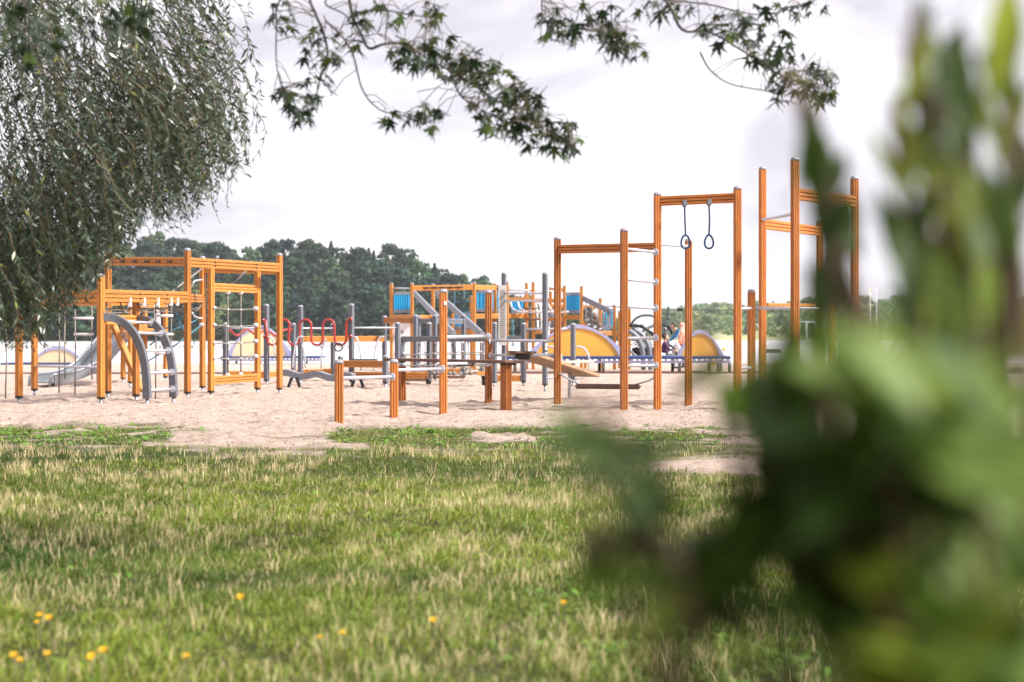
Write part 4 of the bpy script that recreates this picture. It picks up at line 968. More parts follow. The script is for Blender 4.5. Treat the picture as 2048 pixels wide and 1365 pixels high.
jump_mat('pale yellow arched mat beneath the willow tips near the water', 0, 170, 54, ((58, 172, 692),), 'hazed_yellow_panel', vtop=726, legs=(20, 90, 160))

# ------------------------------------------------------------------ H: rope dome with bent tubes
def net_dome():
    t = thing('net_dome', 'steel tube climbing dome with dark ropes beside the tower', 'climbing dome', (XU(1300, 42), 42, gz(42)))
    Y = 42
    for pts, r, m, dy in (([(1262, 652), (1268, 641), (1280, 633), (1294, 631), (1306, 633), (1316, 642)], .035, 'dark_grey', 0), ([(1263, 650), (1283, 654), (1300, 664), (1312, 678), (1318, 700)], .045, 'black_plastic', .3),
                       ([(1278, 670), (1290, 660), (1306, 652), (1322, 648)], .045, 'steel', .5), ([(1320, 648), (1334, 652), (1342, 660), (1345, 668)], .045, 'black_plastic', .2), ([(1330, 655), (1336, 680), (1337, 700), (1334, 714)], .04, 'steel', .1),
                       ([(1258, 662), (1270, 670), (1279, 684), (1285, 702), (1287, 740)], .07, 'mid_grey', -.4), ([(1268, 660), (1282, 668), (1293, 684), (1299, 702), (1301, 740)], .07, 'mid_grey', -.2),
                       ([(1336, 690), (1345, 694), (1352, 704), (1354, 718)], .035, 'black_plastic', 0), ([(1258, 700), (1272, 712), (1290, 722)], .035, 'steel', 0)):
        tube('bent_tube', t, [W(u, v, Y + dy) for u, v in pts], r, m, smooth=True)
    ln = []
    for k in range(7): ln += [[W(1262 + k * 9, 668 + k * 2, Y + .6), W(1290 + k * 5, 712, Y + .4)], [W(1262 + k * 4, 690 + k * 3, Y + .5), W(1322 - k * 3, 660 + k * 7, Y + .6)]]
    for k in range(6): ln.append([W(1258 + 4 * k, 668 + 7 * k, Y - .3), W(1272 + 4.5 * k, 666 + 8 * k, Y - .2)])
    tubes('rope_web', t, ln, .016, 'rope')
    ln = []
    for k in range(7): ln += [[W(1266 + k * 7, 698, Y + .1), W(1270 + k * 7, 712, Y + .1)], [W(1264, 698 + k * 2.2, Y + .1), W(1318, 697 + k * 2.3, Y + .1)]]
    tubes('basket_net', t, ln, .04, 'black_plastic')
    for u, v in ((1263, 651), (1283, 653), (1320, 648), (1338, 655), (1336, 690)): knob(t, W(u, v, Y - .02), .075, 'black_plastic', 'joint')
net_dome()

# ------------------------------------------------------------------ people on the beach
def skin_mesh(name, parent, chain, mat, base, sub=2):
    """continuous tapered surface grown from joints: chain = (points{name:(xyz, rx, ry)}, edges)"""
    P, E = chain; keys = list(P); me = bpy.data.meshes.new(name); me.from_pydata([P[k][0] for k in keys], [(keys.index(a), keys.index(b)) for a, b in E], [])
    o = obj(name, me, parent, Matrix.Translation(base)); o.data.materials.append(MATS[mat])
    md = o.modifiers.new('skin', 'SKIN'); md.use_smooth_shade = True
    if not me.skin_vertices: bm = bmesh.new(); bm.from_mesh(me); bm.verts.layers.skin.verify(); bm.to_mesh(me); bm.free()
    for i, k in enumerate(keys):
        sv = me.skin_vertices[0].data[i]; sv.radius = P[k][1:3] if len(P[k]) > 2 else (P[k][1],) * 2; sv.use_root = i == 0
    s = o.modifiers.new('sub', 'SUBSURF'); s.levels = sub; s.render_levels = sub
    return o
def head(parent, body, c, r, look, hair_mat, skin='skin', top='hair'):
    """head with brow, nose, chin, ears and a cap of hair, turned towards look"""
    bm = bmesh.new(); bmesh.ops.create_uvsphere(bm, u_segments=20, v_segments=14, radius=1)
    for v in bm.verts:
        x, y, z = v.co
        k = 1 - .22 * max(0, -z); v.co = Vector((x * r * .78 * k, y * r * .92 * k, z * r * 1.12))
        if y > .75 and -.35 < z < .25 and abs(x) < .28: v.co.y += r * .22 * (1 - abs(z + .1) * 2)          # nose
        if y > .4 and z < -.6: v.co.y += r * .12                                                           # chin
        if abs(x) > .9 and abs(z) < .3: v.co.x *= 1.12                                                     # ears
        if y > .7 and .15 < z < .4: v.co.y += r * .04
    me = from_bm('head', bm, True); M = Matrix.Translation(c) @ Matrix.Rotation(look, 4, 'Z')
    h = obj('head', me, body, M, skin)
    for s in (-1, 1): obj('eye', MC.setdefault('eye', from_bm('eye', (lambda b: (bmesh.ops.create_uvsphere(b, u_segments=8, v_segments=6, radius=.013), b)[1])(bmesh.new()), True)), h, M @ Matrix.Translation((s * r * .3, r * .85, r * .08)), 'hair')
    bm = bmesh.new(); bmesh.ops.create_uvsphere(bm, u_segments=18, v_segments=12, radius=1)
    for v in bm.verts: v.co = Vector((v.co.x * r * .86, v.co.y * r * .98 - r * .1, v.co.z * r * 1.05 + r * .16))
    bmesh.ops.delete(bm, geom=[v for v in bm.verts if v.co.z < r * .25 and v.co.y > -r * .1 or v.co.z < -r * .45], context='VERTS')
    obj(top, from_bm('hair', bm, True), h, M, hair_mat)
    return h
def hand(name, parent, wrist, direction, base):
    """palm with four curled fingers and a thumb"""
    d = direction.normalized(); s = d.cross(Vector((0, 0, 1))).normalized(); up = s.cross(d); P = {'w': (wrist, .026, .018), 'p': (wrist + d * .07, .038, .016)}; E = [('w', 'p')]
    for k in range(4):
        a = wrist + d * .085 + s * (k - 1.5) * .021; L = (.062, .074, .070, .055)[k]
        P['f%d' % k] = (a, .010); P['m%d' % k] = (a + d * L * .55 - up * .008, .009); P['t%d' % k] = (a + d * L * .85 - up * .035, .008); E += [('p', 'f%d' % k), ('f%d' % k, 'm%d' % k), ('m%d' % k, 't%d' % k)]
    P['th'] = (wrist + d * .03 + s * .04, .011); P['tt'] = (wrist + d * .075 + s * .058 - up * .02, .009); E += [('w', 'th'), ('th', 'tt')]
    return skin_mesh(name, parent, (P, E), 'skin', base, 1)
def person_blue():
    Y = 47.5; x0 = XU(1369, Y); g = gz(Y); b = Vector((x0, Y, g))
    t = thing('person', 'person in blue jacket bending forward beside the climbing dome', 'person', b)
    V = lambda x, y, z: Vector((x, y, z))
    hip, chest, neck = V(0, 0, .93), V(-.22, -.02, 1.30), V(-.34, -.03, 1.44)
    body = skin_mesh('body', t, ({'hip': (hip, .13, .10), 'ch': (chest, .15, .11), 'nk': (neck, .06), 'hb': (neck + V(-.06, 0, .08), .055)}, [('hip', 'ch'), ('ch', 'nk'), ('nk', 'hb')]), 'skin', b)
    head(t, body, b + V(-.43, -.03, 1.58), .115, R(75), 'hair')
    skin_mesh('jacket', body, ({'a': (V(.02, 0, .86), .17, .15), 'b': (V(-.08, 0, 1.08), .16, .14), 'c': (chest, .19, .15), 'n': (neck, .085), 'ls': (V(-.24, -.2, 1.33), .085), 'le': (V(-.47, -.24, 1.10), .062), 'lw': (V(-.72, -.22, .99), .046),
                             'rs': (V(-.24, .18, 1.33), .085), 're': (V(-.46, .22, 1.08), .062), 'rw': (V(-.68, .2, .95), .046)}, [('a', 'b'), ('b', 'c'), ('c', 'n'), ('c', 'ls'), ('ls', 'le'), ('le', 'lw'), ('c', 'rs'), ('rs', 're'), ('re', 'rw')]), 'blue_jacket', b)
    hand('hand', body, V(-.74, -.22, .985), V(-1, .1, -.35), b); hand('hand', body, V(-.70, .2, .94), V(-1, 0, -.4), b)
    skin_mesh('trousers', body, ({'h': (V(.02, 0, .90), .15, .14), 'lh': (V(.02, -.1, .84), .10), 'lk': (V(-.06, -.13, .48), .068), 'la': (V(.04, -.14, .08), .052), 'rh': (V(.02, .1, .84), .10), 'rk': (V(.05, .13, .48), .068), 'ra': (V(.16, .14, .08), .052)},
                             [('h', 'lh'), ('lh', 'lk'), ('lk', 'la'), ('h', 'rh'), ('rh', 'rk'), ('rk', 'ra')]), 'dark_cloth', b)
    for s, x in ((-1, .04), (1, .16)): skin_mesh('shoe', body, ({'a': (V(x + .04, s * .14, .05), .045), 'b': (V(x - .15, s * .15, .035), .035)}, [('a', 'b')]), 'dark_cloth', b, 1)
    t.scale = (.88,) * 3
person_blue()
def person_peach():
    Y = 46.5; x0 = XU(1366, Y); g = gz(Y); b = Vector((x0, Y, g)); V = lambda x, y, z: Vector((x, y, z))
    t = thing('person', 'person in peach hooded coat with grey bag partly behind a post', 'person', b)
    body = skin_mesh('body', t, ({'hip': (V(0, 0, .9), .13, .11), 'ch': (V(-.03, 0, 1.28), .15, .11), 'nk': (V(-.04, 0, 1.44), .06), 'hb': (V(-.05, 0, 1.5), .055)}, [('hip', 'ch'), ('ch', 'nk'), ('nk', 'hb')]), 'skin', b)
    head(t, body, b + V(-.05, -.01, 1.60), .112, R(60), 'peach_coat', top='hood')
    skin_mesh('coat', body, ({'s': (V(.0, 0, .55), .21, .19), 'a': (V(0, 0, .85), .185, .16), 'b': (V(-.02, 0, 1.08), .165, .14), 'c': (V(-.03, 0, 1.30), .185, .14), 'n': (V(-.03, 0, 1.45), .09), 'hd': (V(.035, .02, 1.60), .125, .13), 'ls': (V(-.06, -.2, 1.33), .08), 'le': (V(-.14, -.26, 1.07), .06), 'lw': (V(-.22, -.22, .85), .045),
                             'rs': (V(-.04, .2, 1.33), .08), 're': (V(.02, .27, 1.07), .06), 'rw': (V(-.02, .25, .83), .045)}, [('a', 's'), ('a', 'b'), ('b', 'c'), ('c', 'n'), ('n', 'hd'), ('c', 'ls'), ('ls', 'le'), ('le', 'lw'), ('c', 'rs'), ('rs', 're'), ('re', 'rw')]), 'peach_coat', b)
    hand('hand', body, V(-.225, -.22, .84), V(-.2, 0, -1), b); hand('hand', body, V(-.02, .25, .82), V(0, .1, -1), b)
    skin_mesh('trousers', body, ({'h': (V(0, 0, .85), .15, .13), 'lh': (V(-.02, -.1, .78), .095), 'lk': (V(-.03, -.11, .45), .065), 'la': (V(0, -.11, .08), .05), 'rh': (V(.02, .1, .78), .095), 'rk': (V(.02, .11, .45), .065), 'ra': (V(.04, .11, .08), .05)},
                             [('h', 'lh'), ('lh', 'lk'), ('lk', 'la'), ('h', 'rh'), ('rh', 'rk'), ('rk', 'ra')]), 'dark_cloth', b)
    for s in (-1, 1): skin_mesh('shoe', body, ({'a': (V(.04, s * .11, .05), .045), 'b': (V(-.14, s * .12, .035), .035)}, [('a', 'b')]), 'dark_cloth', b, 1)
    t.scale = (.86,) * 3
    bg = thing('shoulder_bag', 'soft pale grey bag hanging beside the peach coat', 'bag', b + V(-.24, -.28, .58))
    bm = bmesh.new(); bmesh.ops.create_uvsphere(bm, u_segments=16, v_segments=10, radius=1)
    for v in bm.verts: v.co = Vector((v.co.x * .17 * (1.15 - .3 * v.co.z), v.co.y * .09, v.co.z * .24))
    obj('pouch', from_bm('pouch', bm, True), bg, Matrix.Translation(b + V(-.24, -.30, .62)), 'grey_cloth'); tube('strap', bg, [b + V(-.3, -.3, .8), b + V(-.2, -.3, 1.1), b + V(-.05, -.2, 1.42), b + V(.02, -.05, 1.45)], .018, 'grey_cloth', smooth=True); bg.scale = (.86,) * 3
person_peach()
def child_seated():
    Y = 41.2; x0 = XU(1328, Y); g = gz(Y); b = Vector((x0, Y, g)); V = lambda x, y, z: Vector((x, y, z))
    t = thing('person', 'small child in dark purple clothes seated in the climbing dome', 'person', b)
    body = skin_mesh('body', t, ({'hip': (V(0, 0, .50), .10, .09), 'ch': (V(.02, 0, .74), .11, .09), 'nk': (V(.03, 0, .86), .045), 'hb': (V(.03, 0, .9), .04)}, [('hip', 'ch'), ('ch', 'nk'), ('nk', 'hb')]), 'skin', b)
    head(t, body, b + V(.04, -.01, .98), .10, R(-70), 'hair')
    skin_mesh('jumper', body, ({'a': (V(0, 0, .5), .125, .11), 'c': (V(.02, 0, .76), .13, .11), 'n': (V(.03, 0, .86), .06), 'ls': (V(.03, -.15, .78), .055), 'le': (V(.12, -.2, .62), .042), 'lw': (V(.24, -.16, .6), .034), 'rs': (V(.03, .15, .78), .055), 're': (V(.12, .2, .62), .042), 'rw': (V(.24, .16, .6), .034)},
                             [('a', 'c'), ('c', 'n'), ('c', 'ls'), ('ls', 'le'), ('le', 'lw'), ('c', 'rs'), ('rs', 're'), ('re', 'rw')]), 'purple_cloth', b)
    hand('hand', body, V(.25, -.16, .6), V(1, 0, -.2), b); hand('hand', body, V(.25, .16, .6), V(1, 0, -.2), b)
    skin_mesh('trousers', body, ({'h': (V(0, 0, .47), .12, .10), 'lk': (V(.26, -.1, .44), .06), 'la': (V(.30, -.1, .14), .045), 'rk': (V(.26, .1, .44), .06), 'ra': (V(.30, .1, .14), .045)}, [('h', 'lk'), ('lk', 'la'), ('h', 'rk'), ('rk', 'ra')]), 'grey_cloth', b)
    for s in (-1, 1): skin_mesh('shoe', body, ({'a': (V(.28, s * .1, .10), .04), 'b': (V(.42, s * .1, .09), .035)}, [('a', 'b')]), 'dark_cloth', b, 1)
    st = obj('perch', box_mesh(-.2, .16, -.2, .2, -.05, .0, .02), None, Matrix.Translation(b + V(0, 0, .40)), 'dark_grey'); prop(st, 'dark flat perch under the seated child', 'seat')
    st.name = 'perch'
child_seated()

# ------------------------------------------------------------------ small things along the water
def buoy(u, v, Y, r, label, z=None):
    c = W(u, v, Y); t = thing('buoy', label, 'buoy', c, 'yellow marker buoys')
    bm = bmesh.new(); bmesh.ops.create_uvsphere(bm, u_segments=20, v_segments=12, radius=r); obj('float', from_bm('float', bm, True), t, Matrix.Translation(c), 'buoy_yellow')
    tube('lifting_eye', t, [c + Vector((math.cos(a) * r * .25, 0, r + math.sin(a) * r * .25)) for a in (i / 10 * math.tau for i in range(10))], r * .07, 'dark_grey', 6, True)
Yb = 2844 * 1.6 / (702 - 672); buoy(1448, 700, Yb, .13 * Yb / 90, 'small yellow buoy floating out on the lake')
buoy(1427.5, 726, 45, .10, 'yellow ball lying on the sand below the navy mat')
def white_stand():
    Y = 105; t = thing('bathing_platform', 'white framed bathing platform floating beyond the right posts', 'platform', (XU(1626, Y), Y, LAKE_Z))
    def bx(nm, u0, u1, v0, v1, d=.5, m='white_paint', y=0): return plate(nm, t, [(u0, v0), (u1, v0), (u1, v1), (u0, v1)], Y + y, d, m)
    bx('pontoon', 1594, 1660, 690, 714, 2.6); bx('base', 1602, 1652, 682, 690, 2.2)
    bx('upright', 1612, 1616, 647, 682, .18); bx('upright', 1632, 1638, 647, 682, .18); bx('lintel', 1612, 1638, 645, 647, .2); bx('sill', 1616, 1632, 677, 682, .18)
    bx('window_pane', 1616, 1632, 650, 677, .02, 'dark_grey', .08); bx('roof', 1610, 1650, 643, 645, 2.0)
white_stand()
def raft():
    Y = 130; t = obj('raft', box_mesh(-.9, .9, -.6, .6, -.2, .35, .12), None, Matrix.Translation((XU(1543, Y), Y, LAKE_Z)), 'dark_grey'); prop(t, 'small dark grey raft lying on the lake', 'raft'); t.name = 'raft'
raft()
def zipwire():
    Y = 46; t = thing('zip_wire', 'thin cable with a black trolley strung above the beach', 'zip wire', W(1240, 616, Y))
    tube('cable', t, [W(1180, 611, Y), W(1330, 619, Y), W(1500, 621, Y), W(1540, 617, Y)], .018, 'dark_grey', 6, smooth=True)
    obj('trolley', box_mesh(-.16, .16, -.05, .05, -.1, .06, .03), t, Matrix.Translation(W(1360, 619.5, Y)) @ Matrix.Scale(.6, 4), 'black_plastic')
zipwire()
def flagpole(u, vt, flag):
    Y = 250; x = XU(u, Y); t = thing('flagpole', 'thin pole with a yellow flag above the right trees' if flag else 'bare thin pole standing beside the yellow flag', 'flagpole', (x, Y, LAKE_Z))
    rod('pole', t, Vector((x, Y, LAKE_Z)), Vector((x, Y, ZV(vt, Y))), .06, 'pale_plastic', 8)
    if flag: plate('flag', t, [(u + .7, vt + 1), (u + 3.5, vt + 3), (u + 3.2, vt + 7), (u + .7, vt + 6)], Y, .03, 'buoy_yellow')
flagpole(1740, 577, True); flagpole(1753, 575, False)
# timber edging board round the far side of the sand
def edging():
    Y0, Y1 = 36.4, 37.4; t = thing('timber_edging', 'long low brown timber edging at the far side of the sand', 'edging', (XU(800, 37), 37, gz(37)))
    us = [-120, 60, 240, 420, 600, 780, 960, 1140, 1320, 1500, 1680, 1860, 2100]
    for a, b in zip(us[:-1], us[1:]):
        ya = Y0 + (Y1 - Y0) * (a + 120) / 2220; yb = Y0 + (Y1 - Y0) * (b + 120) / 2220; A = Vector((XU(a, ya), ya, gz(ya) + .045)); B = Vector((XU(b - 1.2, yb), yb, gz(yb) + .045)); slab('board', t, A, B, .10, .2, 'edging')
edging()
# low beach loungers near the water: white deck with a dark keel-shaped underside
def lounger(u, v, Y, w, label):
    c = W(u, v, Y); t = thing('beach_lounger', label, 'lounger', (c.x, c.y, gz(Y)), 'low loungers near the water')
    L = w / FPX * Y; obj('deck', box_mesh(-L / 2, L / 2, -.5, .5, -.05, 0, .01), t, Matrix.Translation(c), 'pale_plastic')
    h = (c.z - gz(Y)); h2 = h * .85; ve = [(-L * .5, -.45, -.05), (L * .48, -.45, -.05), (-L * .05, -.35, -h2), (-L * .45, -.35, -h2)]; v8 = ve + [(a, -b, z) for a, b, z in ve]
    obj('underside', pyd('keel', v8, [(0, 1, 2, 3), (7, 6, 5, 4), (0, 4, 5, 1), (1, 5, 6, 2), (2, 6, 7, 3), (3, 7, 4, 0)]), t, Matrix.Translation(c), 'dark_cloth')
    for s in (-.42, -.1): rod('leg', t, c + Vector((L * s, 0, -h * .8)), c + Vector((L * s, 0, -h - .05)), .04, 'dark_grey')
lounger(62, 736, 50, 62, 'leftmost low lounger, behind the two left posts'); lounger(215, 735, 50, 50, 'low lounger behind the slide'); lounger(345, 735, 50, 60, 'low lounger behind the curved grey ladder'); lounger(465, 733, 50, 60, 'low lounger behind the rope net panel')

# ------------------------------------------------------------------ grass
def lawn_height(x, y): return relief(x, y)
def blades(n, y0, y1, margin, hmin, hmax, w, straw, seg3, tufts=0):
    r = rng
    if tufts:                       # fans of dry stalks round common roots
        n = n // tufts
    y = np.sqrt(r.random(n) * (y1 ** 2 - y0 ** 2) + y0 ** 2); x = (r.random(n) * 2 - 1) * (.365 * y + margin)
    lm = lawn_mask(x, y); keep = r.random(n) < lm ** 1.3
    if tufts: keep &= r.random(n) < sstep(.40, .68, fbm(x * 1.3 + 3, y * 2.0, 71, 5)) * (.45 + .55 * sstep(4.2, 6.0, y)) * (1 - .55 * sstep(.4, 2.0, x)) + .03
    x, y = x[keep], y[keep]
    if tufts:
        x = np.repeat(x, tufts) + r.normal(size=len(x) * tufts) * .016; y = np.repeat(y, tufts) + r.normal(size=len(y) * tufts) * .016
    n = len(x)
    tuft = fbm(x * 6.5, y * 6.5, 51, 3); tone = fbm(x * .8, y * .9, 61, 4); dry = fbm(x * 1.9 + 3, y * 2.9, 71, 5)
    pstraw = straw * sstep(.40, .72, dry + (tuft - .5) * .35) + .03
    st = r.random(n) < (.93 if tufts else pstraw)
    h = (hmin + (hmax - hmin) * r.random(n)) * np.clip(.15 + 1.75 * (tuft - .12), .25, 1.9) * np.where(y > 10.6, .62, 1.0); h = np.where(st, h * 1.35 + .012, h)
    a = r.random(n) * math.tau; lean = r.random(n) * 1.15 + .2; lean = np.where(st, lean * .55, lean)
    lx, ly = np.cos(a), np.sin(a) ; lx = lx + .25
    g0 = np.array([.042, .092, .012]); g1 = np.array([.185, .25, .034]); k = np.clip((tone - .3) / .4, 0, 1)[:, None]
    col = (g0 * (1 - k) + g1 * k) * (.6 + .8 * r.random((n, 1))); col[:, 0] *= .85 + .4 * r.random(n)
    sc_ = np.array([.60, .50, .28]) * (.65 + .6 * r.random((n, 1))); col = np.where(st[:, None], sc_, col)
    z = lawn_height(x, y); ww = w * (.7 + .6 * r.random(n)) * np.where(st, .7, 1.0)
    b = r.random(n) * math.pi; px, py = np.cos(b), np.sin(b)
    lv = [(0, 0, 1.0), (.35, .42, .85), (.72, .8, .55), (1, 1, 0)] if seg3 else [(0, 0, 1.0), (.5, .62, .7), (1, 1, 0)]
    rows = []
    for (s, hz, wd) in lv:
        off = s * s * lean * h; cx = x + lx * off; cy = y + ly * off; cz = z - .006 + hz * h * (1 - .25 * lean * s)
        if wd: rows.append(np.stack([np.stack([cx - px * ww * wd / 2, cy - py * ww * wd / 2, cz], -1), np.stack([cx + px * ww * wd / 2, cy + py * ww * wd / 2, cz], -1)], 1))
        else: rows.append(np.stack([cx, cy, cz], -1)[:, None])
    V = np.concatenate(rows, 1); m = V.shape[1]; base = np.arange(n)[:, None] * m
    quads = [base + np.array([[2 * k, 2 * k + 1, 2 * k + 3, 2 * k + 2]]) for k in range(len(lv) - 2)]
    tri = base + np.array([[m - 3, m - 2, m - 1]])
    shade = np.repeat(col[:, None], m, 1)
    return V.reshape(-1, 3), quads, tri, shade.reshape(-1, 3)
def grass():
    Vs, Q, T, Cs = [], [], [], []; off = 0
    for args in ((125000, 2.9, 5.5, .7, .021, .054, .0036, .10, True), (160000, 5.5, 8.5, .6, .021, .052, .0042, .10, False), (150000, 8.5, 14.8, .5, .019, .048, .0056, .08, False), (10000, 2.9, 6.0, .7, .034, .066, .0034, 0, True, 11), (24000, 6.0, 10.8, .5, .032, .066, .0042, 0, False, 10)):
        V, q, t, c = blades(*args); Vs.append(V); Cs.append(c); Q += [k + off for k in q]; T.append(t + off); off += len(V)
    me = np_mesh('grass', np.concatenate(Vs), [np.concatenate(Q), np.concatenate(T)], np.concatenate(Cs))
    prop(obj('grass', me, mat='grass_blade'), 'ragged green grass with straw coloured tufts covering the lawn', 'grass', kind='stuff')
grass()
def weeds():
    """rosettes of broad leaves along the edge of the sand"""
    r = np.random.default_rng(5); V = []; F = []; Cc = []
    spots = []
    while len(spots) < 260:
        y = r.uniform(10.8, 14.4); x = r.uniform(-.38, .3) * y
        m = float(lawn_mask(np.array([x]), np.array([y]))[0]); s = x / y
        if m > .35 and r.random() < (.9 if s < -.17 else .45): spots.append((x, y))
    for _ in range(150):
        y = r.uniform(3.2, 9); spots.append((r.uniform(-.34, .3) * y, y))
    for _ in range(160):
        y = r.uniform(3.1, 4.6); spots.append((r.uniform(.02, .34) * y, y))
    sa = np.array(spots); zs = relief(sa[:, 0], sa[:, 1])
    for (x, y), z in zip(spots, zs):
        n = r.integers(5, 11); sz = r.uniform(.035, .085) * (.55 if y < 9 else 1)
        c = np.array([.10, .20, .025]) * r.uniform(.7, 1.5)
        for k in range(n):
            a = r.uniform(0, math.tau); el = r.uniform(.15, .8); d = np.array([math.cos(a) * math.cos(el), math.sin(a) * math.cos(el), math.sin(el)]); s = np.array([-math.sin(a), math.cos(a), 0]); L = sz * r.uniform(.6, 1.2); w = L * .2; b = len(V)
            o = np.array([x, y, z]) + np.append(r.normal(size=2) * sz * .35, 0); dr = np.array([0, 0, -.25 * L])
            V += [o, o + d * L * .5 - s * w, o + d * L * .5 + s * w, o + d * L * .8 - s * w * .75 + dr * .5, o + d * L * .8 + s * w * .75 + dr * .5, o + d * L + dr]; F += [(b, b + 2, b + 1), (b + 1, b + 2, b + 4, b + 3), (b + 3, b + 4, b + 5)]; Cc += [c * r.uniform(.8, 1.2)] * 6
    tri = np.array([f for f in F if len(f) == 3]); qd = np.array([f for f in F if len(f) == 4])
    prop(obj('weeds', np_mesh('weeds', np.array(V), [qd, tri], np.array(Cc)), mat='grass_blade'), 'bright green broad-leaved weeds along the edge of the sand', 'weeds', kind='stuff')
weeds()
def litter():
    """crumbs of dry leaf and clods of darker sand scattered on the sand"""
    r = np.random.default_rng(9); V = []; F = []
    ya = 11 + 24 * r.random(4200) ** 1.5; xa = r.uniform(-.4, .36, 4200) * ya; ma = lawn_mask(xa, ya); za = relief(xa, ya)
    for x, y, z, m in zip(xa, ya, za, ma):
        if m > .5: continue
        s = r.uniform(.004, .013); b = len(V)
        p = np.array([x, y, z]); q = r.normal(size=(5, 3)) * s; q[:, 2] = np.abs(q[:, 2]) * .5; q[:4, 2] *= .3
        V += [p + np.array([-s, -s, 0]) + q[0] * .4, p + np.array([s, -s, 0]) + q[1] * .4, p + np.array([s, s, 0]) + q[2] * .4, p + np.array([-s, s, 0]) + q[3] * .4, p + np.array([0, 0, s * .7])]; F += [(b, b + 1, b + 4), (b + 1, b + 2, b + 4), (b + 2, b + 3, b + 4), (b + 3, b, b + 4)]
    simple('litter', (.16, .10, .07), .9, var=.5, scale=30)
    prop(obj('sand_litter', pyd('litter', V, F), mat='litter'), 'dark crumbs and clods scattered over the sand', 'litter', kind='stuff')
litter()
def dandelions():
    bm = bmesh.new(); rr = random.Random(2)
    for k in range(26):
        a = k * 2.4; L = .008 + .010 * (k / 26); el = 1.2 - 1.0 * k / 26; d = Vector((math.cos(a) * math.cos(el), math.sin(a) * math.cos(el), math.sin(el))); s = Vector((-math.sin(a), math.cos(a), 0)) * .0035
        v = [bm.verts.new(p) for p in (Vector((0, 0, 0)), d * L * .6 + s, d * L, d * L * .6 - s)]; bm.faces.new(v)
    hd = from_bm('petals', bm)
    for i, (u, v, h, w) in enumerate(((481, 1195, .09, 'far from the other flowers, mid lawn'), (75, 1246, .08, 'lower left of a cluster of three at the left'), (98, 1237, .09, 'right of a cluster of three at the left'), (80, 1232, .12, 'top of a cluster of three at the left'), (28, 1312, .10, 'at the far left corner, upper of a pair'), (40, 1322, .08, 'at the far left corner, lower of a pair'), (95, 1309, .09, 'right of the left corner pair'), (183, 1314, .09, 'lower of two near the left bottom'), (206, 1302, .09, 'upper of two near the left bottom'), (373, 1314, .09, 'alone near the bottom left of centre'), (640, 1276, .09, 'left of the pair low in the centre'), (686, 1267, .09, 'right of the pair low in the centre'), (866, 1241, .09, 'single below the middle posts'), (1127, 1207, .09, 'rightmost, close to the blurred bush'))):
        y = FPX * (CAMZ - h) / (v - HV); x = XU(u, y); z0 = float(relief(np.array([x]), np.array([y]))[0]); z = h
        t = thing('dandelion', 'yellow dandelion ' + w, 'flower', (x, y, z0), 'yellow flowers in the grass')
        tube('stem', t, [(x + .01, y, z0 - .01), (x + .004, y, (z0 + z) / 2), (x, y, z)], .0018, 'twig', 5)
        s = rr.uniform(.6, .85); obj('flower_head', hd, t, Matrix.Translation((x, y, z)) @ Matrix.Rotation(rr.uniform(.1, .7), 4, 'X') @ Matrix.Scale(s, 4), 'petal')
dandelions()

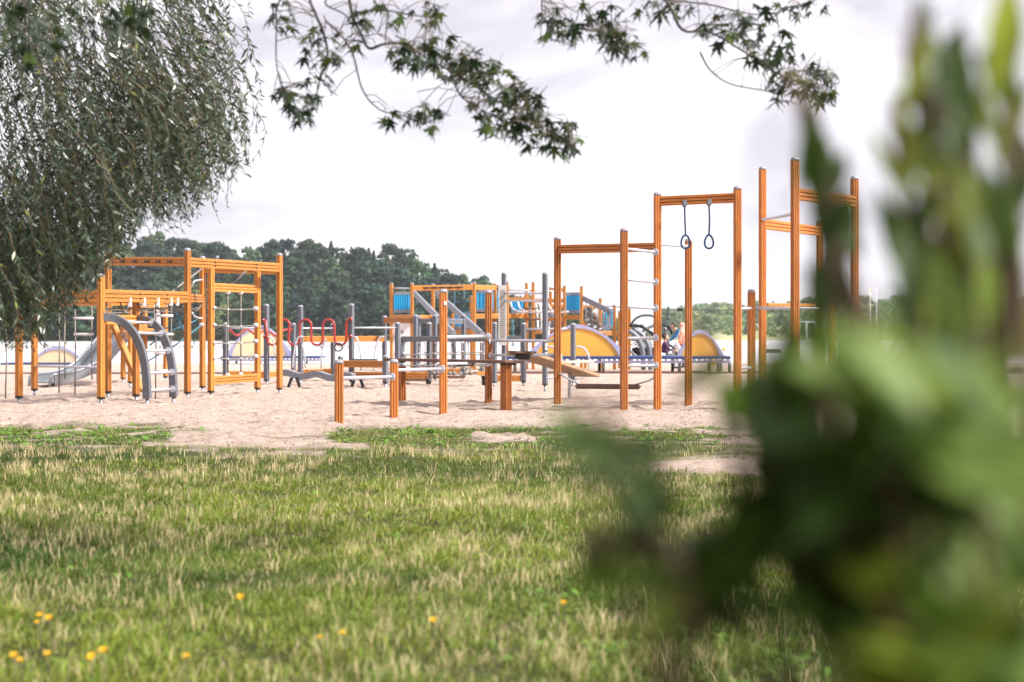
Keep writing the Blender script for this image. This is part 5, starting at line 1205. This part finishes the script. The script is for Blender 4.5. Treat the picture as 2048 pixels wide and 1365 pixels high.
# ------------------------------------------------------------------ willow
def willow():
    r = np.random.default_rng(17); base = Vector((-4.1, 8.2, 0)); t = thing('willow_tree', 'drooping silver-green willow filling the upper left', 'tree', base)
    def limb(pts, rad, name='limb'):
        p = smooth_pts(pts, 5); rr = [rad[0] + (rad[1] - rad[0]) * i / (len(p) - 1) for i in range(len(p))]; return tube(name, t, p, rr, 'bark', 10)
    limb([(-4.1, 8.2, -.2), (-4.15, 8.2, 1.2), (-4.0, 8.1, 2.6), (-4.1, 8.2, 5.2)], (.34, .16), 'trunk')
    limb([(-4.05, 8.1, 2.5), (-3.4, 7.9, 3.5), (-2.5, 7.6, 4.0), (-1.6, 7.4, 3.9)], (.14, .03)); limb([(-4.0, 8.1, 2.8), (-3.6, 7.0, 3.8), (-2.7, 6.4, 4.1), (-1.9, 6.2, 3.7)], (.12, .03))
    limb([(-4.1, 8.2, 3.4), (-3.5, 9.0, 4.4), (-2.6, 9.2, 4.7), (-1.9, 9.0, 4.4)], (.12, .03)); limb([(-4.1, 8.2, 2.2), (-3.5, 7.4, 2.9), (-2.9, 7.1, 3.0), (-2.3, 6.9, 2.7)], (.10, .02))
    bu = [-260, 0, 55, 100, 138, 170, 200, 236, 278, 322, 385, 430, 470, 500, 512, 525]; bv = [690, 702, 700, 690, 650, 610, 570, 520, 475, 445, 425, 400, 372, 352, 230, 150]
    P, D, S, L = [], [], [], []; tw = []
    ns = 0
    while ns < 2000:
        u = r.uniform(-260, 520); lim = np.interp(u, bu, bv); v = lim - (abs(r.normal()) * 60 if r.random() < .33 else r.uniform(0, lim + 130))
        if u > 140 and v < 250 and r.random() < .62: continue
        if u > 420 and r.random() < .5: continue
        v += r.normal() * 16 + (r.exponential() * 22 if u > 330 and r.random() < .25 else 0)
        if -20 < u < 85 and 290 < v < 420 and r.random() < .5: continue
        Y = r.uniform(6.6, 9.6) if u < 330 else r.uniform(6.8, 8.4)
        tip = W(u, v, Y); ln = r.uniform(.35, .95); sway = r.normal() * .22; sy = r.normal() * .12; out = .16 + .25 * max(0, u) / 500; ph = r.normal()
        n = 9; pts = []
        for k in range(n):
            s = k / (n - 1); pts.append(Vector((tip.x - out * ln * s ** 1.7 + sway * s * (1 - s) * 1.2 + ph * math.sin(s * 7 + sy * 40) * .018, tip.y + sy * s, tip.z + ln * (s - .08 * s * s))))
        tw.append(pts); ns += 1
        m = int(ln / .021); 
        for k in range(m):
            s = (k + r.random()) / m; q = s * (n - 1); i = min(int(q), n - 2); p = pts[i].lerp(pts[i + 1], q - i); dn = (pts[i] - pts[i + 1]).normalized()
            a = r.uniform(0, math.tau); sd = Vector((math.cos(a), math.sin(a), 0)); d = (dn * r.uniform(.2, 1.1) + sd * r.uniform(.4, 1.0)).normalized()
            P.append(p); D.append(d); L.append(r.uniform(.032, .062) * (.75 if s < .08 else 1))
    P = np.array(P); D = np.array(D); L = np.array(L)[:, None]; n = len(P)
    S_ = np.cross(D, r.normal(size=(n, 3))); S_ /= np.linalg.norm(S_, axis=1)[:, None]; N = np.cross(D, S_); w = L * .115
    V = np.stack([P, P + D * L * .42 - S_ * w - N * L * .02, P + D * L - N * L * .10, P + D * L * .42 + S_ * w - N * L * .02], 1)
    tone = r.random((n, 1)); c = np.array([.014, .030, .016]) * (1 - tone) + np.array([.052, .082, .044]) * tone; yl = r.random((n, 1)) < .07; c = np.where(yl, np.array([.20, .21, .06]), c)
    cr = obj('crown', np_mesh('willow_leaves', V.reshape(-1, 3), [np.arange(n * 4).reshape(-1, 4)], np.repeat(c, 4, 0)), t, None, 'willow_leaf'); cr['kind'] = 'stuff'
    V = []; F = []
    for pts in tw:
        v, f = tube_mesh(pts, [.0012 + .0014 * i / 8 for i in range(9)], 3); k = len(V); V += v; F += [tuple(i + k for i in q) for q in f]
    sh = obj('twigs', pyd('twigs', V, F), t, None, 'twig'); sh['kind'] = 'stuff'
willow()

# ------------------------------------------------------------------ maple branches hanging in from above
def leaves(parent, items, most=300):
    """the largest leaves each an object, the rest of them one mass"""
    items = sorted(items, key=lambda q: -q[2])
    for me, M, _ in items[:most]: obj('leaf', me, parent, M)
    rest = items[most:]
    if rest:
        mats = []; V = []; F = []; mi = []
        for me, M, _ in rest:
            if me.materials[0] not in mats: mats.append(me.materials[0])
            k = len(V); V += [M @ v.co for v in me.vertices]
            for p in me.polygons: F.append(tuple(i + k for i in p.vertices)); mi.append(mats.index(me.materials[0]))
        m2 = bpy.data.meshes.new('leaf_mass'); m2.from_pydata(V, [], F); [m2.materials.append(m) for m in mats]; m2.polygons.foreach_set('material_index', mi)
        obj('leaf_mass', m2, parent)['kind'] = 'stuff'
def maple_leaf_mesh(wd=1.0, cu=.26, tw=0.0):
    lob = [(0, 1.05), (.07, .62), (.15, .66), (.10, .36), (.62, .70), (.34, .32), (.42, .24), (.17, .14), (.56, -.02), (.18, -.05), (.04, -.14)]
    out = [(x, y) for x, y in lob] + [(-x, y) for x, y in lob[::-1][:-1]]; n = len(out); s = .085
    v = [(0, .12 * s, 0)] + [(x * s * .92 * wd, y * s, tw * x * s - cu * s * (abs(x) ** 1.5 + max(0, y) ** 2 * .7)) for x, y in out]
    f = [(0, i + 1, (i + 1) % n + 1) for i in range(n)]
    k = len(v); v += [(-.0012, -.14 * s, 0), (.0012, -.14 * s, 0), (.0012, -.75 * s, .01), (-.0012, -.75 * s, .01)]; f.append((k, k + 1, k + 2, k + 3))
    return pyd('maple_leaf', v, f)
def maple():
    r = random.Random(23); base = Vector((-2.6, -2.2, 0)); t = thing('maple_tree', 'dark maple branches hanging into the top of the picture', 'tree', base)
    def limb(pts, r0, r1, name='branch', k=5):
        p = smooth_pts([Vector(q) for q in pts], k); return tube(name, t, p, [r0 + (r1 - r0) * i / (len(p) - 1) for i in range(len(p))], 'bark', 8)
    limb([(-2.6, -2.2, -.2), (-2.6, -2.2, 1.5), (-2.5, -2.1, 3.2), (-2.5, -2.1, 6.0)], .26, .14, 'trunk')
    D = 5.5; w = lambda u, v, d=0: W(u, v, D + d)
    limb([(-2.5, -2.1, 3.0), (-2.0, .2, 3.5), (-1.3, 2.8, 3.3), tuple(w(660, -130))], .085, .02, 'limb'); limb([(-2.5, -2.1, 3.6), (-1.0, .4, 4.1), (.2, 3.2, 3.6), tuple(w(1120, -190, .2))], .08, .02, 'limb')
    br = [[(660, -130), (690, -40), (705, 30), (722, 68), (738, 97), (770, 88), (805, 90), (860, 120), (930, 160), (1000, 205), (1060, 240), (1110, 275), (1150, 300)], [(660, -130), (620, -20), (632, 30), (645, 60), (655, 110), (640, 160), (630, 200), (615, 235)], [(650, 40), (700, 95), (725, 180), (760, 220), (805, 232), (850, 250)], [(630, -60), (560, 0), (553, 60), (553, 130), (562, 178), (545, 195)], [(705, 30), (760, 20), (820, 30), (870, 35)], [(690, -40), (650, 5), (690, 30), (720, 70), (755, 68)],
          [(1120, -190), (1150, -40), (1180, 30), (1220, 75), (1255, 120)], [(1120, -190), (1250, -60), (1330, 0), (1365, 60), (1420, 65), (1490, 105), (1560, 150), (1630, 180), (1670, 215)], [(1120, -190), (1090, -40), (1085, 30), (1110, 70)], [(1330, 0), (1420, 10), (1520, 30), (1620, 10)], [(1400, 105), (1420, 140), (1460, 168), (1530, 182), (1555, 190)], [(900, 140), (920, 190), (950, 212), (1000, 240)]]
    for i, b in enumerate(br): limb([w(u, v, .25 * math.sin(i * 2.1 + k)) if k else w(u, v) for k, (u, v) in enumerate(b)], .0075 if len(b) > 7 else .004, .0018, 'branch')
    cl = [(640, 130, 38, 80, 17), (570, 190, 28, 14, 5), (605, 222, 32, 24, 8), (560, 30, 22, 40, 8), (750, 28, 60, 26, 9), (855, 28, 30, 26, 7), (690, 95, 30, 30, 6), (815, 108, 55, 30, 16), (895, 112, 55, 42, 20), (955, 128, 45, 42, 16), (1000, 170, 55, 38, 17), (1040, 205, 45, 32, 14), (850, 236, 36, 30, 12), (785, 235, 18, 14, 3), (955, 218, 40, 18, 7), (1015, 250, 48, 26, 12), (1075, 262, 48, 38, 18), (1130, 275, 36, 38, 15), (1105, 45, 36, 34, 8), (1185, 45, 75, 42, 24), (1248, 95, 50, 32, 13), (1330, 15, 60, 22, 10), (1430, 60, 36, 36, 9), (1505, 45, 80, 36, 16), (1535, 105, 55, 36, 15), (1590, 145, 55, 40, 18), (1640, 165, 34, 38, 14), (1600, 15, 50, 16, 6), (1560, 195, 16, 14, 2), (60, 60, 90, 70, 8), (200, 30, 110, 40, 7), (290, 30, 40, 50, 4), (30, 140, 40, 60, 4)]
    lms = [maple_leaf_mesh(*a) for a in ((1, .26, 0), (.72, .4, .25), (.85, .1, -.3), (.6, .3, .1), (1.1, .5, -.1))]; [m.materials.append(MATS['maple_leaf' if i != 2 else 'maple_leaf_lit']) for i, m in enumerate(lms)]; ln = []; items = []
    pts = []
    for i, b in enumerate(br):
        sp = smooth_pts([w(u, v, .25 * math.sin(i * 2.1 + k)) if k else w(u, v) for k, (u, v) in enumerate(b)], 6); pts += sp
    for (u, v, ru, rv, n) in cl:
        for _ in range(round(n * 2.0)):
            a = r.uniform(0, 6.28); q = math.sqrt(r.random()); near = u < 400
            c = W(u + math.cos(a) * ru * q, v + math.sin(a) * rv * q, r.uniform(3.2, 4.2) if near else D + r.uniform(-.35, .35))
            s = r.uniform(.5, .85)
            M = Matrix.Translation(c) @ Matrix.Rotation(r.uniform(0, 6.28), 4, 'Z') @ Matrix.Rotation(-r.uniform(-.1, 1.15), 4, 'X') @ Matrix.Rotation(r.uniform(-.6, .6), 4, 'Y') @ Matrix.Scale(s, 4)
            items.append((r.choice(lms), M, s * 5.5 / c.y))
            if not near:
                st = M @ Vector((0, -.062, .01)); nr = min(pts, key=lambda p: (p - st).length_squared)
                if (nr - st).length < .17: ln.append([st, st.lerp(nr, .5) + Vector((0, 0, .015)), nr])
    leaves(t, items)
    tubes('twigs', t, ln, .0016, 'twig', 4)['kind'] = 'stuff'
maple()

# ------------------------------------------------------------------ the bush right in front of the lens
def bush():
    r = random.Random(31); base = Vector((.30, .72, 0)); t = thing('bush', 'large blurred green bush close in front at the right', 'bush', base)
    def leafm(Lr, wd):
        v = []; rows = ((0, 0), (.18, .62), (.42, 1), (.7, .72), (1, 0)); 
        for s, q in rows:
            z = -.18 * s * s * Lr
            v += [(-q * wd / 2, s * Lr, z + .10 * q * wd), (0, s * Lr, z), (q * wd / 2, s * Lr, z + .10 * q * wd)]
        f = []
        for i in range(4): f += [(3 * i, 3 * i + 1, 3 * i + 4, 3 * i + 3), (3 * i + 1, 3 * i + 2, 3 * i + 5, 3 * i + 4)]
        v += [(-.0012, -.012, 0), (.0012, -.012, 0)]; f.append((15, 16, 1))
        me = bpy.data.meshes.new('bush_leaf'); me.from_pydata(v, [], f); return me
    kinds = {}
    for k, m in (('d', 'bush_leaf'), ('y', 'bush_leaf_lit_yellow'), ('b', 'bush_leaf_brown'), ('p', 'bush_leaf_lit_pale')):
        kinds[k] = leafm(.048, .025); kinds[k].materials.append(MATS[m]); kinds[k + 'n'] = leafm(.056, .017); kinds[k + 'n'].materials.append(MATS[m])
    # (u, v, spread u, spread v, leaves, kinds, distance)
    cl = [(1850, 190, 40, 110, 6, 'ddyb', .85), (1890, 300, 50, 90, 6, 'ddy', .85), (1840, 120, 25, 50, 2, 'bd', .85), (2020, 110, 26, 90, 4, 'dyd', .8), (2000, 480, 45, 70, 5, 'dd', .8), (1640, 300, 25, 60, 3, 'd', .9), (1665, 400, 30, 70, 4, 'd', .9), (1685, 470, 30, 60, 4, 'd', .9), (1655, 560, 22, 60, 3, 'd', .9), (1605, 245, 15, 18, 1, 'b', .9),
          (1900, 470, 70, 110, 8, 'ydyy', .8), (1850, 600, 60, 80, 8, 'yydp', .8), (1960, 640, 90, 70, 9, 'dyp', .78), (1575, 770, 45, 70, 6, 'd', .8), (1550, 850, 50, 55, 5, 'dd', .8), (1430, 752, 45, 10, 1, 'd', .9), (1190, 890, 60, 16, 3, 'd', .8), (1250, 910, 40, 30, 1, 'd', .8), (1290, 1050, 60, 60, 6, 'dd', .75), (1225, 1130, 50, 40, 4, 'yd', .75),
          (1450, 1140, 140, 80, 14, 'd', .75), (1380, 1200, 80, 40, 5, 'dy', .7), (1680, 900, 130, 140, 16, 'ddp', .75), (1850, 830, 160, 110, 14, 'pdd', .72), (1960, 880, 90, 110, 10, 'pd', .66), (1740, 1050, 190, 140, 30, 'ddddddb', .8), (1930, 1050, 120, 180, 22, 'ddp', .8), (1760, 1210, 130, 90, 16, 'ddddyb', .75), (1930, 1270, 130, 100, 16, 'pyd', .65), (1790, 1170, 60, 50, 3, 'b', .75), (1850, 1000, 200, 200, 26, 'dd', .95), (1750, 720, 90, 60, 7, 'dp', .7), (1560, 1010, 80, 70, 9, 'd', .8), (1880, 1340, 120, 40, 8, 'dy', .7), (1800, 300, 40, 70, 3, 'dy', .85), (1930, 200, 50, 80, 4, 'ddy', .85), (2030, 300, 20, 90, 3, 'dy', .8), (1950, 400, 70, 60, 4, 'dy', .82), (1820, 470, 30, 60, 3, 'dy', .85)]
    items = []
    for (u, v, ru, rv, n, ks, Y) in cl:
        Y *= .82 if v > 640 else .95; n = round(n * ((2.2 if u > 1500 else 1.0) if v > 640 else 1.1))
        c = W(u, v, Y); ang = r.uniform(-.1, .1); mid = Vector(((c.x + base.x) / 2 + .04 * r.uniform(-1, 1), (c.y + base.y) / 2, c.z * .5))
        sp = smooth_pts([base + Vector((r.uniform(-.06, .06), r.uniform(-.05, .05), -.03)), mid, c + Vector((0, 0, -rv / FPX * Y * .5)), c + Vector((0, 0, rv / FPX * Y * .7))], 5)
        tube('stem', t, sp, [.005 - .0035 * i / (len(sp) - 1) for i in range(len(sp))], 'bush_stem', 6)
        for _ in range(n):
            a = r.uniform(0, 6.28); q = math.sqrt(r.random()); p = W(u + math.cos(a) * ru * q, v + math.sin(a) * rv * q, Y + r.uniform(-.05, .08))
            M = Matrix.Translation(p) @ Matrix.Rotation(r.uniform(0, 6.28), 4, 'Z') @ Matrix.Rotation(r.uniform(-1.0, 1.1), 4, 'X') @ Matrix.Rotation(r.uniform(-.7, .7), 4, 'Y') @ Matrix.Scale(r.uniform(.75, 1.25), 4) @ Matrix.Translation((0, -.027, 0))
            kk = r.choice(ks)
            if v < 660:             # upright sprigs of narrow leaves
                M = Matrix.Translation(p) @ Matrix.Rotation(r.uniform(-.45, .45), 4, 'Y') @ Matrix.Rotation(r.uniform(.9, 1.9) * r.choice((1, 1, -1)), 4, 'X') @ Matrix.Rotation(r.uniform(-.8, .8), 4, 'Y') @ Matrix.Scale(r.uniform(.75, 1.3), 4) @ Matrix.Translation((0, -.027, 0)); kk += 'n'
            items.append((kinds[kk], M, M.to_scale().x / p.y))
    leaves(t, items)
bush()

# ------------------------------------------------------------------ the air: a thin even haze round everything
def haze():
    m = bpy.data.materials.new('haze'); m.use_nodes = True; n = m.node_tree.nodes; n.clear(); out = n.new('ShaderNodeOutputMaterial'); pv = n.new('ShaderNodeVolumePrincipled')
    pv.inputs['Color'].default_value = (.86, .92, 1, 1); pv.inputs['Density'].default_value = .00016; pv.inputs['Anisotropy'].default_value = .2; m.node_tree.links.new(pv.outputs[0], out.inputs['Volume'])
    o = obj('haze', box_mesh(-2600, 2600, -60, 4100, -2.8, 70)); o.data.materials.append(m); prop(o, 'thin pale haze in the air over the lake', 'haze', kind='stuff')
haze()
